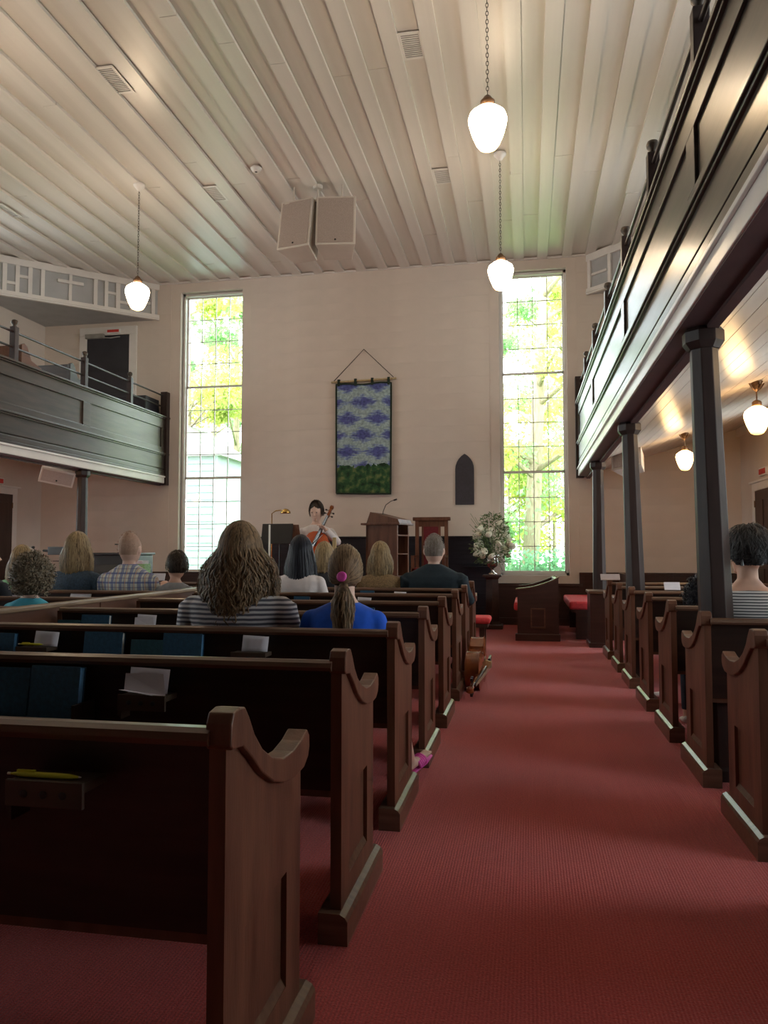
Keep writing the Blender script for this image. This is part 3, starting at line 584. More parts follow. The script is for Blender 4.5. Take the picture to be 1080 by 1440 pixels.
# quilt banner
def quiltmat():
    m=bpy.data.materials.new('sky_meadow_quilt'); m.use_nodes=True; nt=m.node_tree; L=nt.links; p=nt.nodes['Principled BSDF']; p.inputs['Roughness'].default_value=.9
    tc=ND(nt,'ShaderNodeTexCoord'); s=ND(nt,'ShaderNodeSeparateXYZ'); L.new(tc.outputs['Object'],s.inputs[0])
    def mth(op,a,b=None,c=None):
        n=ND(nt,'ShaderNodeMath',operation=op)
        for i,v in enumerate((a,b,c)):
            if v is None: continue
            if isinstance(v,(int,float)): n.inputs[i].default_value=v
            else: L.new(v,n.inputs[i])
        return n.outputs[0]
    mp=ND(nt,'ShaderNodeMapping'); mp.inputs['Scale'].default_value=(4,4,16); L.new(tc.outputs['Object'],mp.inputs[0])
    nz=ND(nt,'ShaderNodeTexNoise',Scale=2.2,Detail=4); L.new(mp.outputs[0],nz.inputs['Vector'])
    nf=ND(nt,'ShaderNodeTexNoise',Scale=26,Detail=3); L.new(tc.outputs['Object'],nf.inputs['Vector'])
    # brick-offset cloud blobs
    row=mth('DIVIDE',s.outputs[2],.3); rf=mth('FRACT',row); ri=mth('FLOOR',row); off=mth('MULTIPLY',mth('MODULO',ri,2.0),.27)
    col=mth('DIVIDE',mth('ADD',s.outputs[0],mth('ADD',off,.02)),.56); cf=mth('FRACT',mth('ADD',col,10))
    dx=mth('ABSOLUTE',mth('SUBTRACT',cf,.5)); dz=mth('ABSOLUTE',mth('SUBTRACT',rf,.5))
    dd=mth('ADD',mth('MULTIPLY',dx,1.15),mth('MULTIPLY',dz,1.2)); bl=mth('SUBTRACT',mth('ADD',mth('MULTIPLY',nz.outputs[0],1.1),.18),dd)
    r=ND(nt,'ShaderNodeValToRGB'); L.new(bl,r.inputs[0]); e=r.color_ramp.elements
    e[0].position=.05; e[0].color=(.34,.44,.44,1); e[1].position=.42; e[1].color=(.085,.10,.30,1); q=e.new(.22); q.color=(.20,.27,.45,1)
    mx=ND(nt,'ShaderNodeMixRGB',blend_type='OVERLAY'); mx.inputs[0].default_value=.8; L.new(r.outputs[0],mx.inputs[1]); L.new(nf.outputs[0],mx.inputs[2])
    g=ND(nt,'ShaderNodeValToRGB'); ng=ND(nt,'ShaderNodeTexNoise',Scale=9,Detail=4); L.new(tc.outputs['Object'],ng.inputs['Vector']); L.new(ng.outputs[0],g.inputs[0])
    e=g.color_ramp.elements; e[0].position=.35; e[0].color=(.008,.03,.012,1); e[1].position=.72; e[1].color=(.20,.22,.08,1); q=e.new(.52); q.color=(.03,.10,.035,1)
    edge=mth('ADD',s.outputs[2],mth('MULTIPLY',mth('SUBTRACT',ng.outputs[0],.5),.25)); th=mth('LESS_THAN',edge,.50)
    m2=ND(nt,'ShaderNodeMixRGB'); L.new(th,m2.inputs[0]); L.new(mx.outputs[0],m2.inputs[1]); L.new(g.outputs[0],m2.inputs[2]); L.new(m2.outputs[0],p.inputs['Base Color'])
    bp=ND(nt,'ShaderNodeBump',Strength=.4,Distance=.01); L.new(nf.outputs[0],bp.inputs['Height']); L.new(bp.outputs[0],p.inputs['Normal']); return m
M['quilt']=quiltmat(); M['qedge']=mat('dark_green_binding',(.018,.03,.018),.9,scale=20)
q=thing('wall_quilt','sky and green meadow quilt hanging from a rod on the back wall','wall hanging',(-2.885,BY-.06,2.30))
vs=[];fs=[];nx,nz=16,30;Wq,Hq=.505,1.98
for j in range(nz+1):
    for i in range(nx+1):
        u=i/nx;v=j/nz; vs.append(((u-.5)*2*Wq*(1-.02*(1-v)),-.012*math.sin(u*9+v*2)*(1-.3*v)-.006,v*Hq+.012*math.sin(u*PI*3)*(v>.99)-.02*u*(1-v)))
for j in range(nz):
    for i in range(nx): a=j*(nx+1)+i; fs.append((a,a+1,a+nx+2,a+nx+1))
qo=MB().add(vs,fs).build('quilt_field',M['quilt'],q,smooth=True); so=qo.modifiers.new('s','SOLIDIFY'); so.thickness=.008
b=MB(); ed=lambda u,v:(vs[round(v*nz)*(nx+1)+round(u*nx)])
path=[ed(u/nx,0) for u in range(nx+1)]+[ed(1,v/nz) for v in range(1,nz+1)]+[ed(1-u/nx,1) for u in range(1,nx+1)]+[ed(0,1-v/nz) for v in range(1,nz+1)]
b.tube(path,(.018),6,False); b.build('binding',M['qedge'],q,smooth=True)
MB().tube([(-.60,0,2.03),(.60,0,2.06)],.018,10).build('rod',M['blond_wood'],q,smooth=True)
MB().tube([(-.55,-.01,2.05),(.0,0.02,2.62),(.55,-.01,2.08)],.008,6).build('cord',M['iron'],q)
for x in (-.46,-.15,.16,.46): MB().box((x-.022,-.025,1.95),(x+.022,.022,2.08+.01*x)).build('loop',M['qedge'],q)
# flowers
pdl=thing('flower_pedestal','dark square wooden pedestal below the flower urn','pedestal',(-.575,12.75,0))
MB().prism([(-.17,-.17),(.17,-.17),(.17,.17),(-.17,.17)],2,0,.07).build('base',M['wain2'],pdl,bevel=.01)
MB().rings([(0,0,.07,.14,.14),(0,0,.12,.115,.115),(0,0,.80,.10,.10),(0,0,.84,.13,.13)],4).box((-.15,-.15,.84),(.15,.15,.875)).build('shaft',M['wain2'],pdl,bevel=.005)
pdl.children[1].rotation_euler=(0,0,0)
ur=MB().lathe([(.075,0),(.075,.015),(.035,.04),(.022,.075),(.03,.10),(.085,.14),(.105,.20),(.09,.25),(.085,.29),(.115,.32),(.10,.32),(.08,.29)],(0,0,0),20).build('flower_urn',M['chrome'],None,smooth=True); ur.location=(-.575,12.75,.876); tag(ur,'silvery pedestal urn holding the white flowers','urn')
bq=thing('bouquet','large arrangement of white blooms and greenery in front of right window','flowers',(-.575,12.75,1.17))
fme=MB(); rf=random.Random(5)
fme.ell((0,0,0),(.045,.045,.032),8,5)
for k in range(9):
    a=k*2*PI/9; fme.ell((.032*math.cos(a),.032*math.sin(a),.008),(.024,.024,.014),6,4)
fme=fme.mesh('flower',M['petal'],True)
for k in range(40):
    a=rf.uniform(0,2*PI); u=rf.random(); zz=rf.uniform(-.0,.56); rad=(.10+.24*math.sin(max(0,min(PI,(zz+.22)/.9*PI))))*math.sqrt(u*.5+.5)
    inst(fme,'flower',bq,(rad*math.cos(a),rad*math.sin(a)*.8,zz),(rf.uniform(-1,1),rf.uniform(-1,1),a),(rf.uniform(.9,1.5),)*3)
lf=MB()
for k in range(1300):
    a=rf.uniform(0,2*PI); zz=rf.uniform(-.14,.70); rad=(.05+.30*math.sin(max(0,min(PI,(zz+.38)/1.15*PI))))*math.sqrt(rf.random()); c=Vector((rad*math.cos(a),rad*math.sin(a)*.8,zz))
    d_=Vector((math.cos(a)+rf.uniform(-.6,.6),math.sin(a)+rf.uniform(-.6,.6),rf.uniform(-.8,1))).normalized(); sd=d_.cross(Vector((rf.uniform(-1,1),rf.uniform(-1,1),1))).normalized()*.011; l=rf.uniform(.03,.09)
    lf.add([c,c+d_*l*.5+sd,c+d_*l,c+d_*l*.5-sd],[(0,1,2,3)])
for k in range(26):
    a=rf.uniform(0,2*PI); e_=Vector((.34*math.cos(a)*rf.uniform(.6,1.2),.25*math.sin(a),rf.uniform(-.25,.8))); lf.tube([(0,0,0),e_*.5+Vector((0,0,.08)),e_],.003,4)
lo=lf.build('foliage',M['leafy'],bq); lo['kind']='stuff'
# ------------------------------------------------------------------ lamps
GP=[(.05,0),(.055,-.02),(.10,-.045),(.150,-.085),(.165,-.13),(.158,-.18),(.135,-.26),(.10,-.345),(.075,-.38),(.045,-.395),(.012,-.40)]
def pendant(x,y,label,zg=5.06,grp='chain-hung pendant lamps'):
    t=thing('pendant_lamp',label,'lamp',(x,y,zg),0,grp)
    MB().lathe([(z_,r_) for z_,r_ in GP][::-1],(0,0,0),24).build('globe',M['globe'],t,smooth=True)
    MB().lathe([(.062,-.03),(.062,.03),(.045,.045),(.03,.07),(.012,.085)],(0,0,0),16).build('fitter',M['bronze'],t,smooth=True)
    zt=CZ-.03-zg; MB().lathe([(.014,zt-.10),(.03,zt-.09),(.055,zt-.05),(.08,zt-.025),(.08,zt)],(0,0,0),16).build('canopy',M['white'],t,smooth=True)
    c=MB(); z=.085; i=0
    while z<zt-.09:
        pts=[(.011*math.cos(a)*(1 if i%2 else .0),.011*math.cos(a)*(0 if i%2 else 1),z+.02+.024*math.sin(a)) for a in [2*PI*k/8 for k in range(9)]]
        c.tube(pts,.0032,4,False); z+=.037; i+=1
    c.build('chain',M['iron'],t); return t
pendant(-.30,6.42,'nearest lit pendant lamp, hanging highest in the photo')
pendant(-.305,9.78,'lit pendant lamp in front of the right window top',4.99)
pendant(-5.30,9.70,'lit pendant lamp before the left corner box',5.0)
pendant(-5.30,6.42,'lit pendant lamp over the left aisle, outside the frame')

def under_lamp(x,y,label):
    W_=XR-.85; fr_=(x-1.05)/(W_-.2) if x>0 else (-6.87-x)/(W_-.2); zc_=2.57+.72*fr_
    t=thing('gallery_lamp',label,'lamp',(x,y,zc_-.23),0,'short lamps under the galleries')
    MB().lathe([(r_*.74,z_*.74) for r_,z_ in GP][::-1],(0,0,0),20).build('globe',M['globe2'],t,smooth=True)
    MB().lathe([(.045,-.02),(.045,.025),(.03,.04),(.01,.05)],(0,0,0),14).build('fitter',M['bronze'],t,smooth=True)
    MB().tube([(0,0,.05),(0,0,.17)],.007,6).build('stem',M['bronze'],t)
    m=MB().lathe([(.012,.13),(.03,.15),(.05,.185),(.06,.23)],(0,0,0),12)
    for k in range(4): a=k*PI/2+.4; m.tube([(0,0,.13),(.05*math.cos(a),.05*math.sin(a),.17),(.085*math.cos(a),.085*math.sin(a),.215)],.008,5)
    m.build('canopy',M['bronze'],t); return t
under_lamp(2.22,8.0,'nearer lit lamp under the right gallery, right of the near column'); under_lamp(2.16,11.2,'farther lit lamp under the right gallery')
under_lamp(2.2,4.8,'lit lamp under the right gallery, outside the frame'); under_lamp(-8.05,6.3,'lit lamp under the left gallery, outside the frame'); under_lamp(-8.05,9.5,'lit lamp under the left gallery, just outside the frame')
# ------------------------------------------------------------------ ceiling fittings
def vent(x,y,label,a=.30,b=.42):
    t=thing('ceiling_vent',label,'vent',(x,y,CZ-.034)); m=MB()
    m.box((-a/2-.03,-b/2-.03,0),(-a/2,b/2+.03,.012)).box((a/2,-b/2-.03,0),(a/2+.03,b/2+.03,.012)).box((-a/2,-b/2-.03,0),(a/2,-b/2,.012)).box((-a/2,b/2,0),(a/2,b/2+.03,.012)); m.build('frame',M['white'],t)
    MB().box((-a/2,-b/2,.008),(a/2,b/2,.012)).build('backing',M['vent'],t); s=MB(); [s.box((-a/2,-b/2+.03*k,.002),(a/2,-b/2+.03*k+.008,.008)) for k in range(int(b/.03))]; s.build('slats',M['white'],t)['kind']='stuff'
vent(-4.40,7.45,'ceiling vent near the top left, by the warm lamp glow',.2,.42); vent(-4.40,10.16,'small ceiling vent between left pendant and speaker cluster',.24,.4); vent(-1.11,7.48,'ceiling vent at top centre, left of the near pendant',.18,.36); vent(-1.08,10.25,'small ceiling vent left of the far pendant',.24,.36); vent(-7.75,10.1,'ceiling vent at the far left edge',.26,.4)
t=thing('smoke_detector','white round smoke detector left of the speaker cluster','smoke detector',(-3.53,9.56,CZ-.03)); MB().lathe([(.02,-.055),(.05,-.05),(.055,-.03),(.07,-.025),(.075,0)],(0,0,0),18).build('housing',M['white'],t,smooth=True); MB().ell((0,0,-.05),(.02,.02,.012)).build('sensor',M['black'],t)
# speaker cluster
def cab(name,label,c,rot,W,H,D,grp=None):
    t=thing(name,label,'speaker',c,0,grp); t.rotation_euler=rot
    m=MB().prism([(-W/2,-D/2),(W/2,-D/2),(W/2*.72,D/2),(-W/2*.72,D/2)],2,-H/2,H/2); m.build('cabinet',M['spk'],t,bevel=.008)
    MB().box((-W/2+.03,-D/2-.008,-H/2+.03),(W/2-.03,-D/2,H/2-.03)).build('grille',M['grille'],t); MB().ell((0,-D/2-.01,-H/2+.07),(.014,.006,.014)).build('badge',M['black'],t); return t
cab('ceiling_speaker','left cabinet of the pair of pale ceiling speakers',(-3.085,10.2,5.755),(R(-10),0,R(-12)),.50,.74,.40,'ceiling speaker cluster')
cab('ceiling_speaker','right cabinet of the pair of pale ceiling speakers',(-2.57,10.2,5.755),(R(-10),0,R(8)),.55,.74,.40,'ceiling speaker cluster')
t=thing('speaker_bracket','white hanging bracket above the ceiling speaker pair','bracket',(-2.85,10.2,6.14))
m=MB().box((-.45,-.12,-.03),(.45,.12,.0)); [m.box((x-.01,-.01,0),(x+.01,.01,.26)) for x in (-.35,0,.35)]; m.build('hanger',M['spk'],t); MB().lathe([(.06,.20),(.07,.22),(.07,.25)],(0,0,0),14).build('mount_plate',M['spk'],t)
cab('wall_speaker','pale speaker tilted beneath the left gallery beside the column',(-7.15,10.7,2.43),(R(20),R(10),R(42)),.50,.24,.26); cab('wall_speaker','pale speaker tilted beneath the right gallery behind the columns',(1.45,11.4,2.53),(R(-18),R(-8),R(-28)),.44,.28,.26)
for x,y,z,lab in ((-7.15,10.75,2.56,'small bracket holding the left under-gallery speaker'),(1.45,11.45,2.67,'small bracket holding the right under-gallery speaker')):
    t=MB().tube([(x,y,z),(x,y,z+.10)],.02,8).build('speaker_bracket',M['spk']); tag(t,lab,'bracket')
# ------------------------------------------------------------------ hymnals, papers, holders, pen
def rack(pi,x0,x1,z=.655):     # part of the pew: shelf with lip behind its back
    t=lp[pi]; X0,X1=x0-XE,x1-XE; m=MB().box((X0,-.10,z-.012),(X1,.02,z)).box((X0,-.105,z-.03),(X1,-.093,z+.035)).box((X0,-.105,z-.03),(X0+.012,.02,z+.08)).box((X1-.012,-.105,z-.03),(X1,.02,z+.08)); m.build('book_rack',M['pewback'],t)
def hymnal(pi,x,w,h,label,page='pagew',cov='book',tilt=-8,d=.032,z=.655,rz=0):
    y=L_Y[pi]-.045; t=thing('hymnal',label,'book',(x,y,z),R(rz),'hymnals in the pew racks'); t.rotation_euler=(R(tilt),0,R(rz))
    # spine at left; pages show on top and right
    MB().box((0,-d/2,0),(w,-d/2+.003,h)).box((0,d/2-.003,0),(w,d/2,h)).box((-.003,-d/2,0),(.003,d/2,h)).build('cover',M[cov],t,bevel=.001); MB().box((.004,-d/2+.004,.004),(w-.004,d/2-.004,h-.004)).build('pages',M[page],t); return t
def holder(pi,x,z,label,w=.17,pen=False):
    t=thing('card_holder',label,'holder',(x,L_Y[pi]-.052,z),0,'wooden holders on the pew backs')
    m=MB().box((0,-.04,0),(w,.045,.018)).box((0,-.045,-.03),(w,-.035,.022)); m.build('shelf',M['holder'],t,bevel=.002); hm=MB(); [hm.lathe([(.011,.0),(.011,.002)],(w*f,-.047,-.008),10) for f in ()]; 
    for f in (.25,.5,.75): MB().ell((w*f,-.046,-.004),(.009,.002,.008),8,5).build('hole',M['black'],t)
    MB().prism([(.0,-.03),(.012,-.03),(.012,-.06),(.0,-.045)],1,-.04,.02).build('bracket',M['holder'],t); return t
def paper(pi,x,z,w,h,label,fold=True,tilt=-12):
    t=thing('card_stack',label,'paper',(x,L_Y[pi]-.05,z),0,'papers in the pew holders')
    m=MB(); vs=[];fs=[]
    for j in range(5):
        for i in range(4): u=i/3;v=j/4; vs.append((u*w+v*.004,.012*v+.006*math.sin(u*2.2)-.004,v*h-.006*u*v))
    for j in range(4):
        for i in range(3): a=j*4+i; fs.append((a,a+1,a+5,a+4))
    o=m.add(vs,fs).build('card',M['paper'],t,smooth=True); o.modifiers.new('s','SOLIDIFY').thickness=.0015
    if fold:
        vs=[(-.006,-.01,h*.78),(w*.95,-.012,h*.80),(w*1.06,-.03,.0),(.0,-.03,h*.18),(w*1.10,-.045,-.004),(-.008,-.05,h*.22)]
        o=MB().add(vs,[(0,1,2,3),(3,2,4,5)]).build('folded_sheet',M['paper'],t); o.modifiers.new('s','SOLIDIFY').thickness=.0015
    return t
for i in (1,2,3,4,5,6): rack(i,-2.95,-1.495 if i<4 else -1.2)
H=.185
hymnal(1,-1.90,.19,.185,'blue hymnal at the left edge on the second pew','pageb',z=.66); hymnal(1,-1.70,.195,.20,'blue hymnal leaning rightmost on the second pew back','pageb',rz=-5,tilt=-6); hymnal(1,-2.12,.19,.18,'blue hymnal left of the frame on the second pew','pageb')
hymnal(2,-2.70,.18,.19,'blue hymnal at the left edge on the third pew','pageb'); hymnal(2,-2.135,.20,.205,'hymnal with white page edges on the third pew'); hymnal(2,-1.885,.165,.172,'small teal hymnal in the middle of the third pew','pageb','bookteal'); hymnal(2,-1.72,.195,.205,'tall blue hymnal rightmost on the third pew','pageb')
hymnal(3,-2.98+.02,.15,.16,'flat dark teal hymnal near the divider on the fourth pew','pageb','bookteal'); hymnal(3,-2.795,.19,.195,'hymnal with white page edges on the fourth pew')
hymnal(5,-2.02,.14,.205,'hymnal with white page edge right of the wavy-haired woman'); hymnal(6,-1.64,.14,.21,'white-edged hymnal seen right of the ponytail girl'); hymnal(4,-1.30,.2,.19,'blue hymnal on the fifth pew behind the blue shirt')
holder(1,-1.345,.755,'wooden card holder on the second pew back'); paper(1,-1.33,.775,.14,.085,'folded sheets standing on the second pew holder')
holder(2,-2.47,.765,'wooden card holder at left on the third pew back'); paper(2,-2.40,.785,.125,.075,'pale card at left on the third pew back',False)
holder(2,-1.358,.765,'wooden card holder right of the hymnals on the third pew'); paper(2,-1.32,.785,.125,.075,'pale card right on the third pew back, before the wavy-haired woman',False)
paper(3,-2.41,.775,.125,.085,'pale card on the fourth pew back left of the woman'); holder(3,-2.43,.755,'wooden card holder on the fourth pew back')
paper(6,-1.30,.80,.12,.06,'small pale card on the seventh pew back',False); paper(5,-1.45,.80,.12,.06,'pale card on the sixth pew back right of the blue shirt',False)
hd0=holder(0,-1.03,.775,'dark holder below the yellow pen on the nearest pew back',.17); hd0.children[0].data=hd0.children[0].data.copy(); hd0.children[0].data.materials[0]=M['pewback']
def pen(pi,x,z,L,label,rz=0):
    t=thing('pen',label,'pen',(x,L_Y[pi]-.065,z),rz); MB().tube([(0,0,0),(.012,0,0),(.02,0,0),(L*.5,0,0),(L*.82,0,0),(L*.97,0,0)],[.002,.0035,.0058,.006,.0055,.002],10).build('barrel',M['pen'],t,smooth=True)
    MB().tube([(-.007,0,0),(0,0,0)],.003,8).build('clicker',M['pagew'],t); MB().tube([(L*.96,0,0),(L,0,0)],[.0022,.0012],8).build('tip',M['pagew'],t); MB().box((.015,-.003,.005),(.055,.003,.009)).build('clip',M['pen'],t); return t
pen(0,-1.04,.799,.157,'bright yellow ballpoint pen on the nearest pew back'); pen(2,-2.47,.796,.13,'yellow pencil lying on the left holder of the third pew')
for px_,py_,Y,w_,lab in ((222,812,7.16,.15,'white sheet held up left of the seated boy'),(20,843,6.54,.14,'white card at the left edge behind the divider'),(114,838,6.53,.2,'white-topped book on the pew back behind the blond woman'),(945,825,7.42,.14,'white paper on a right pew back beside the column'),(858,812,9.36,.22,'white cloth on a far right pew beside the middle column')):
    c=at(px_,py_,Y); t=MB().box((-w_/2,-.01,-.035),(w_/2,.0,.04)).build('paper_sheet',M['paper'],None); t.location=c; t.rotation_euler=(R(-25),0,R(5)); tag(t,lab,'paper')
# ------------------------------------------------------------------ people
def ribbon_mesh(name,strands,width,material):
    vs=[];fs=[];tone=[]
    for st,tn,wd in strands:
        n=len(st); base=len(vs); 
        for i,(p,nrm) in enumerate(st):
            d=(st[min(i+1,n-1)][0]-st[max(i-1,0)][0]); sd=d.cross(nrm); 
            if sd.length<1e-7: sd=Vector((1,0,0))
            sd=sd.normalized()*wd*(1 if 0<i<n-1 else .35); vs+= [p-sd,p+nrm*wd*.5,p+sd]; tone+=[tn]*3
        for i in range(n-1):
            a=base+3*i; fs+=[(a,a+1,a+4,a+3),(a+1,a+2,a+5,a+4)]
    me=bpy.data.meshes.new(name); me.from_pydata([tuple(v) for v in vs],[],fs); at_=me.attributes.new('tone','FLOAT','POINT'); at_.data.foreach_set('value',tone); me.materials.append(material); me.shade_smooth(); return me
def head_pt(hc,r,th,ph,k=1.0):     # th from the crown, ph azimuth with 0 = back (-y)
    n=Vector((math.sin(th)*math.sin(ph),-math.sin(th)*math.cos(ph),math.cos(th)))
    return Vector((hc.x+r.x*n.x*k,hc.y+r.y*n.y*k,hc.z+r.z*n.z*k)),n
def hair(kind,hc,r,material,parent,rnd,length=.4,spread=.05,wave=.01,vol=.015,n=900,wd=.0026,ph_max=R(125),tail=None,tail_len=.25):
    S=[]
    if kind in('long','bob','straight'):
        mb=MB(); mb.ell((hc.x,hc.y-.008,hc.z+.004),(r.x+vol,r.y+vol*.8,r.z+vol*.8))
        L=length
        mb.rings([(hc.x,hc.y-.030,hc.z-L,(r.x+vol)*(.50+spread*3.5),.030),(hc.x,hc.y-.040,hc.z-L*.55,(r.x+vol)*(.80+spread*2.4),.050),(hc.x,hc.y-.025,hc.z-.03,r.x+vol*.9,r.y*.72)],20)
        base=mobj(fused(mb,.012,5),'hair',material,parent)
        for i in range(n):
            ph=rnd.uniform(-ph_max,ph_max); k=1+ (vol+rnd.uniform(0,.010))/r.x; st=[]; th_end=R(rnd.uniform(80,100)); p0=None
            part=rnd.uniform(-.25,.25)
            for j in range(6):
                th=R(4)+(th_end-R(4))*j/5; p,nm=head_pt(hc,r,th,ph,k); st.append((p,nm))
            p=st[-1][0].copy(); out=Vector((math.sin(ph),-math.cos(ph)*.55,0)); LL=L*rnd.uniform(.72,1.03)*(1-.22*abs(math.sin(ph))*(wave>.01))-.03
            pa,pb_=rnd.uniform(0,6.28),rnd.uniform(0,6.28); fr_=rnd.uniform(14,20); seg=12
            am=wave*rnd.uniform(.6,1.3)
            for j in range(1,seg+1):
                s=j/seg; q_=p+Vector((0,0,-LL*s))+out*(spread*math.sin(s*2.2)*(.6+.8*abs(math.sin(ph))))
                tuck=.035*s*(abs(ph)>R(80)); q_+=Vector((0,-tuck,0))
                q_+=Vector((am*math.sin(pa+s*LL*fr_*3)*min(1,s*4),am*.6*math.cos(pb_+s*LL*fr_*3)*min(1,s*4),0))
                if kind=='bob' and s>.75: q_-=out*(s-.75)*.05
                st.append((q_,out.normalized()))
            S.append((st,rnd.random(),wd*rnd.uniform(.7,1.4)))
    elif kind=='pony':
        tie=tail; mb=MB(); mb.ell((hc.x,hc.y-.006,hc.z+.004),(r.x+.012,r.y+.008,r.z+.01))
        e=tie+Vector((0,-.015,-tail_len)); mb.tube([tie+Vector((0,.02,0)),tie+Vector((0,-.025,-.03)),tie+Vector((0,-.035,-tail_len*.5)),e],[.02,.032,.045,.02],12)
        mobj(fused(mb,.010,5),'hair',material,parent)
        for i in range(n):
            ph=rnd.uniform(-R(130),R(130)); th0=R(rnd.uniform(5,100)); st=[]; k=1+rnd.uniform(.013,.02)/r.x; p,nm=head_pt(hc,r,th0,ph,k)
            pt,nt_=head_pt(hc,r,R(112),0,k)
            a=nm.copy(); 
            for j in range(8):
                s=j/7; d_=(nm.lerp(nt_,s)).normalized(); q_=Vector((hc.x+r.x*d_.x*k,hc.y+r.y*d_.y*k,hc.z+r.z*d_.z*k)); 
                if s>.7: q_=q_.lerp(tie,(s-.7)/.3)
                st.append((q_,d_))
            S.append((st,rnd.random(),wd*rnd.uniform(.7,1.3)))
        for i in range(int(n*.9)):
            a=rnd.uniform(0,2*PI); rad=rnd.uniform(.4,1.1); st=[]; pa=rnd.uniform(0,6.3); LL=tail_len*rnd.uniform(.7,1.08)
            for j in range(12):
                s=j/11; w_=.012+.040*math.sin(min(1,s*1.3)*PI*.75); nm=Vector((math.cos(a),math.sin(a)*.8,0)); q_=tie+Vector((0,-.028*min(1,s*6)-.01*s,-LL*s))+nm*w_*rad*Vector((1,1,1)).length/1.732+Vector((wave*math.sin(pa+s*11),wave*.7*math.cos(pa+s*13),0)); st.append((q_,nm))
            S.append((st,rnd.random(),wd*rnd.uniform(.8,1.5)))
    elif kind in('short','buzz','crop'):
        mb=MB(); v={'short':.012,'buzz':.003,'crop':.018}[kind]; mb.ell((hc.x,hc.y-.014,hc.z+.012),(r.x+v,r.y+v*.6,r.z+v*.4))
        if kind=='crop': mb.ell((hc.x,hc.y-.05,hc.z-.035),(r.x*.86,.055,.07))
        me=fused(mb,.008,3); bm=bmesh.new(); bm.from_mesh(me)
        kill=[x for x in bm.verts if (x.co.z<hc.z-.062+max(0,(x.co.y-hc.y)*1.0) ) or (x.co.y>hc.y+.035 and x.co.z<hc.z+.055)]
        if kind!='crop' or 1: bmesh.ops.delete(bm,geom=kill,context='VERTS')
        bm.to_mesh(me); bm.free(); o=mobj(me,'hair',material,parent)
        for i in range(n):
            cr_=kind=='crop'; ph=rnd.uniform(-R(96 if cr_ else 118),R(96 if cr_ else 118)); th0=R(rnd.uniform(0,78 if cr_ else 98)); k=1+(v+.001+(rnd.uniform(0,.012) if cr_ else 0))/r.x; st=[]; L=length*rnd.uniform(.6,1.2); sw=rnd.uniform(-.3,.3)
            for j in range(5):
                s=j/4; th=th0+s*L/r.x; kk=k+ (.004+rnd.uniform(0,.006))*math.sin(s*PI)/r.x+spread*s/r.x
                th=min(th,R((108-14*abs(math.sin(ph))+6*math.sin(i*1.7)) if cr_ else 118))
                p,nm=head_pt(hc,r,th,ph+sw*s*(3 if cr_ else 1),kk); p.y-=.012; p.z+=.010; st.append((p,nm))
            S.append((st,rnd.random(),wd*rnd.uniform(.7,1.3)))
    elif kind=='curly':
        mb=MB(); mb.ell((hc.x,hc.y-.015,hc.z+.01),(r.x+vol,r.y+vol,r.z+vol*.8)); mb.ell((hc.x,hc.y-.04,hc.z-.06),(r.x+vol*.6,.07,.07)); mobj(fused(mb,.012,4),'hair',material,parent)
        for i in range(n):
            ph=rnd.uniform(-R(140),R(140)); th=math.acos(rnd.uniform(-.55,1)); k=1+(vol-.01)/r.x; p,nm=head_pt(hc,r,th,ph,k); st=[]; cr=rnd.uniform(.007,.014); L=rnd.uniform(.03,.07)
            u=nm.cross(Vector((rnd.uniform(-1,1),rnd.uniform(-1,1),rnd.uniform(-1,1)))).normalized(); v_=nm.cross(u)
            ax=(u*.8+nm*.5).normalized(); 
            for j in range(14):
                s=j/13; a=s*2*PI*2.2+i; b_=ax.cross(nm).normalized(); st.append((p+ax*L*s+(nm*math.cos(a)+b_*math.sin(a))*cr+nm*.008,nm))
            S.append((st,rnd.random(),wd*rnd.uniform(.8,1.4)))
    # strands join the base as one hair part
    me=ribbon_mesh('hair_strands',S,wd,material); o=bpy.data.objects.new('hair_strands',me); COL.objects.link(o); o.parent=parent; o['kind']='stuff'
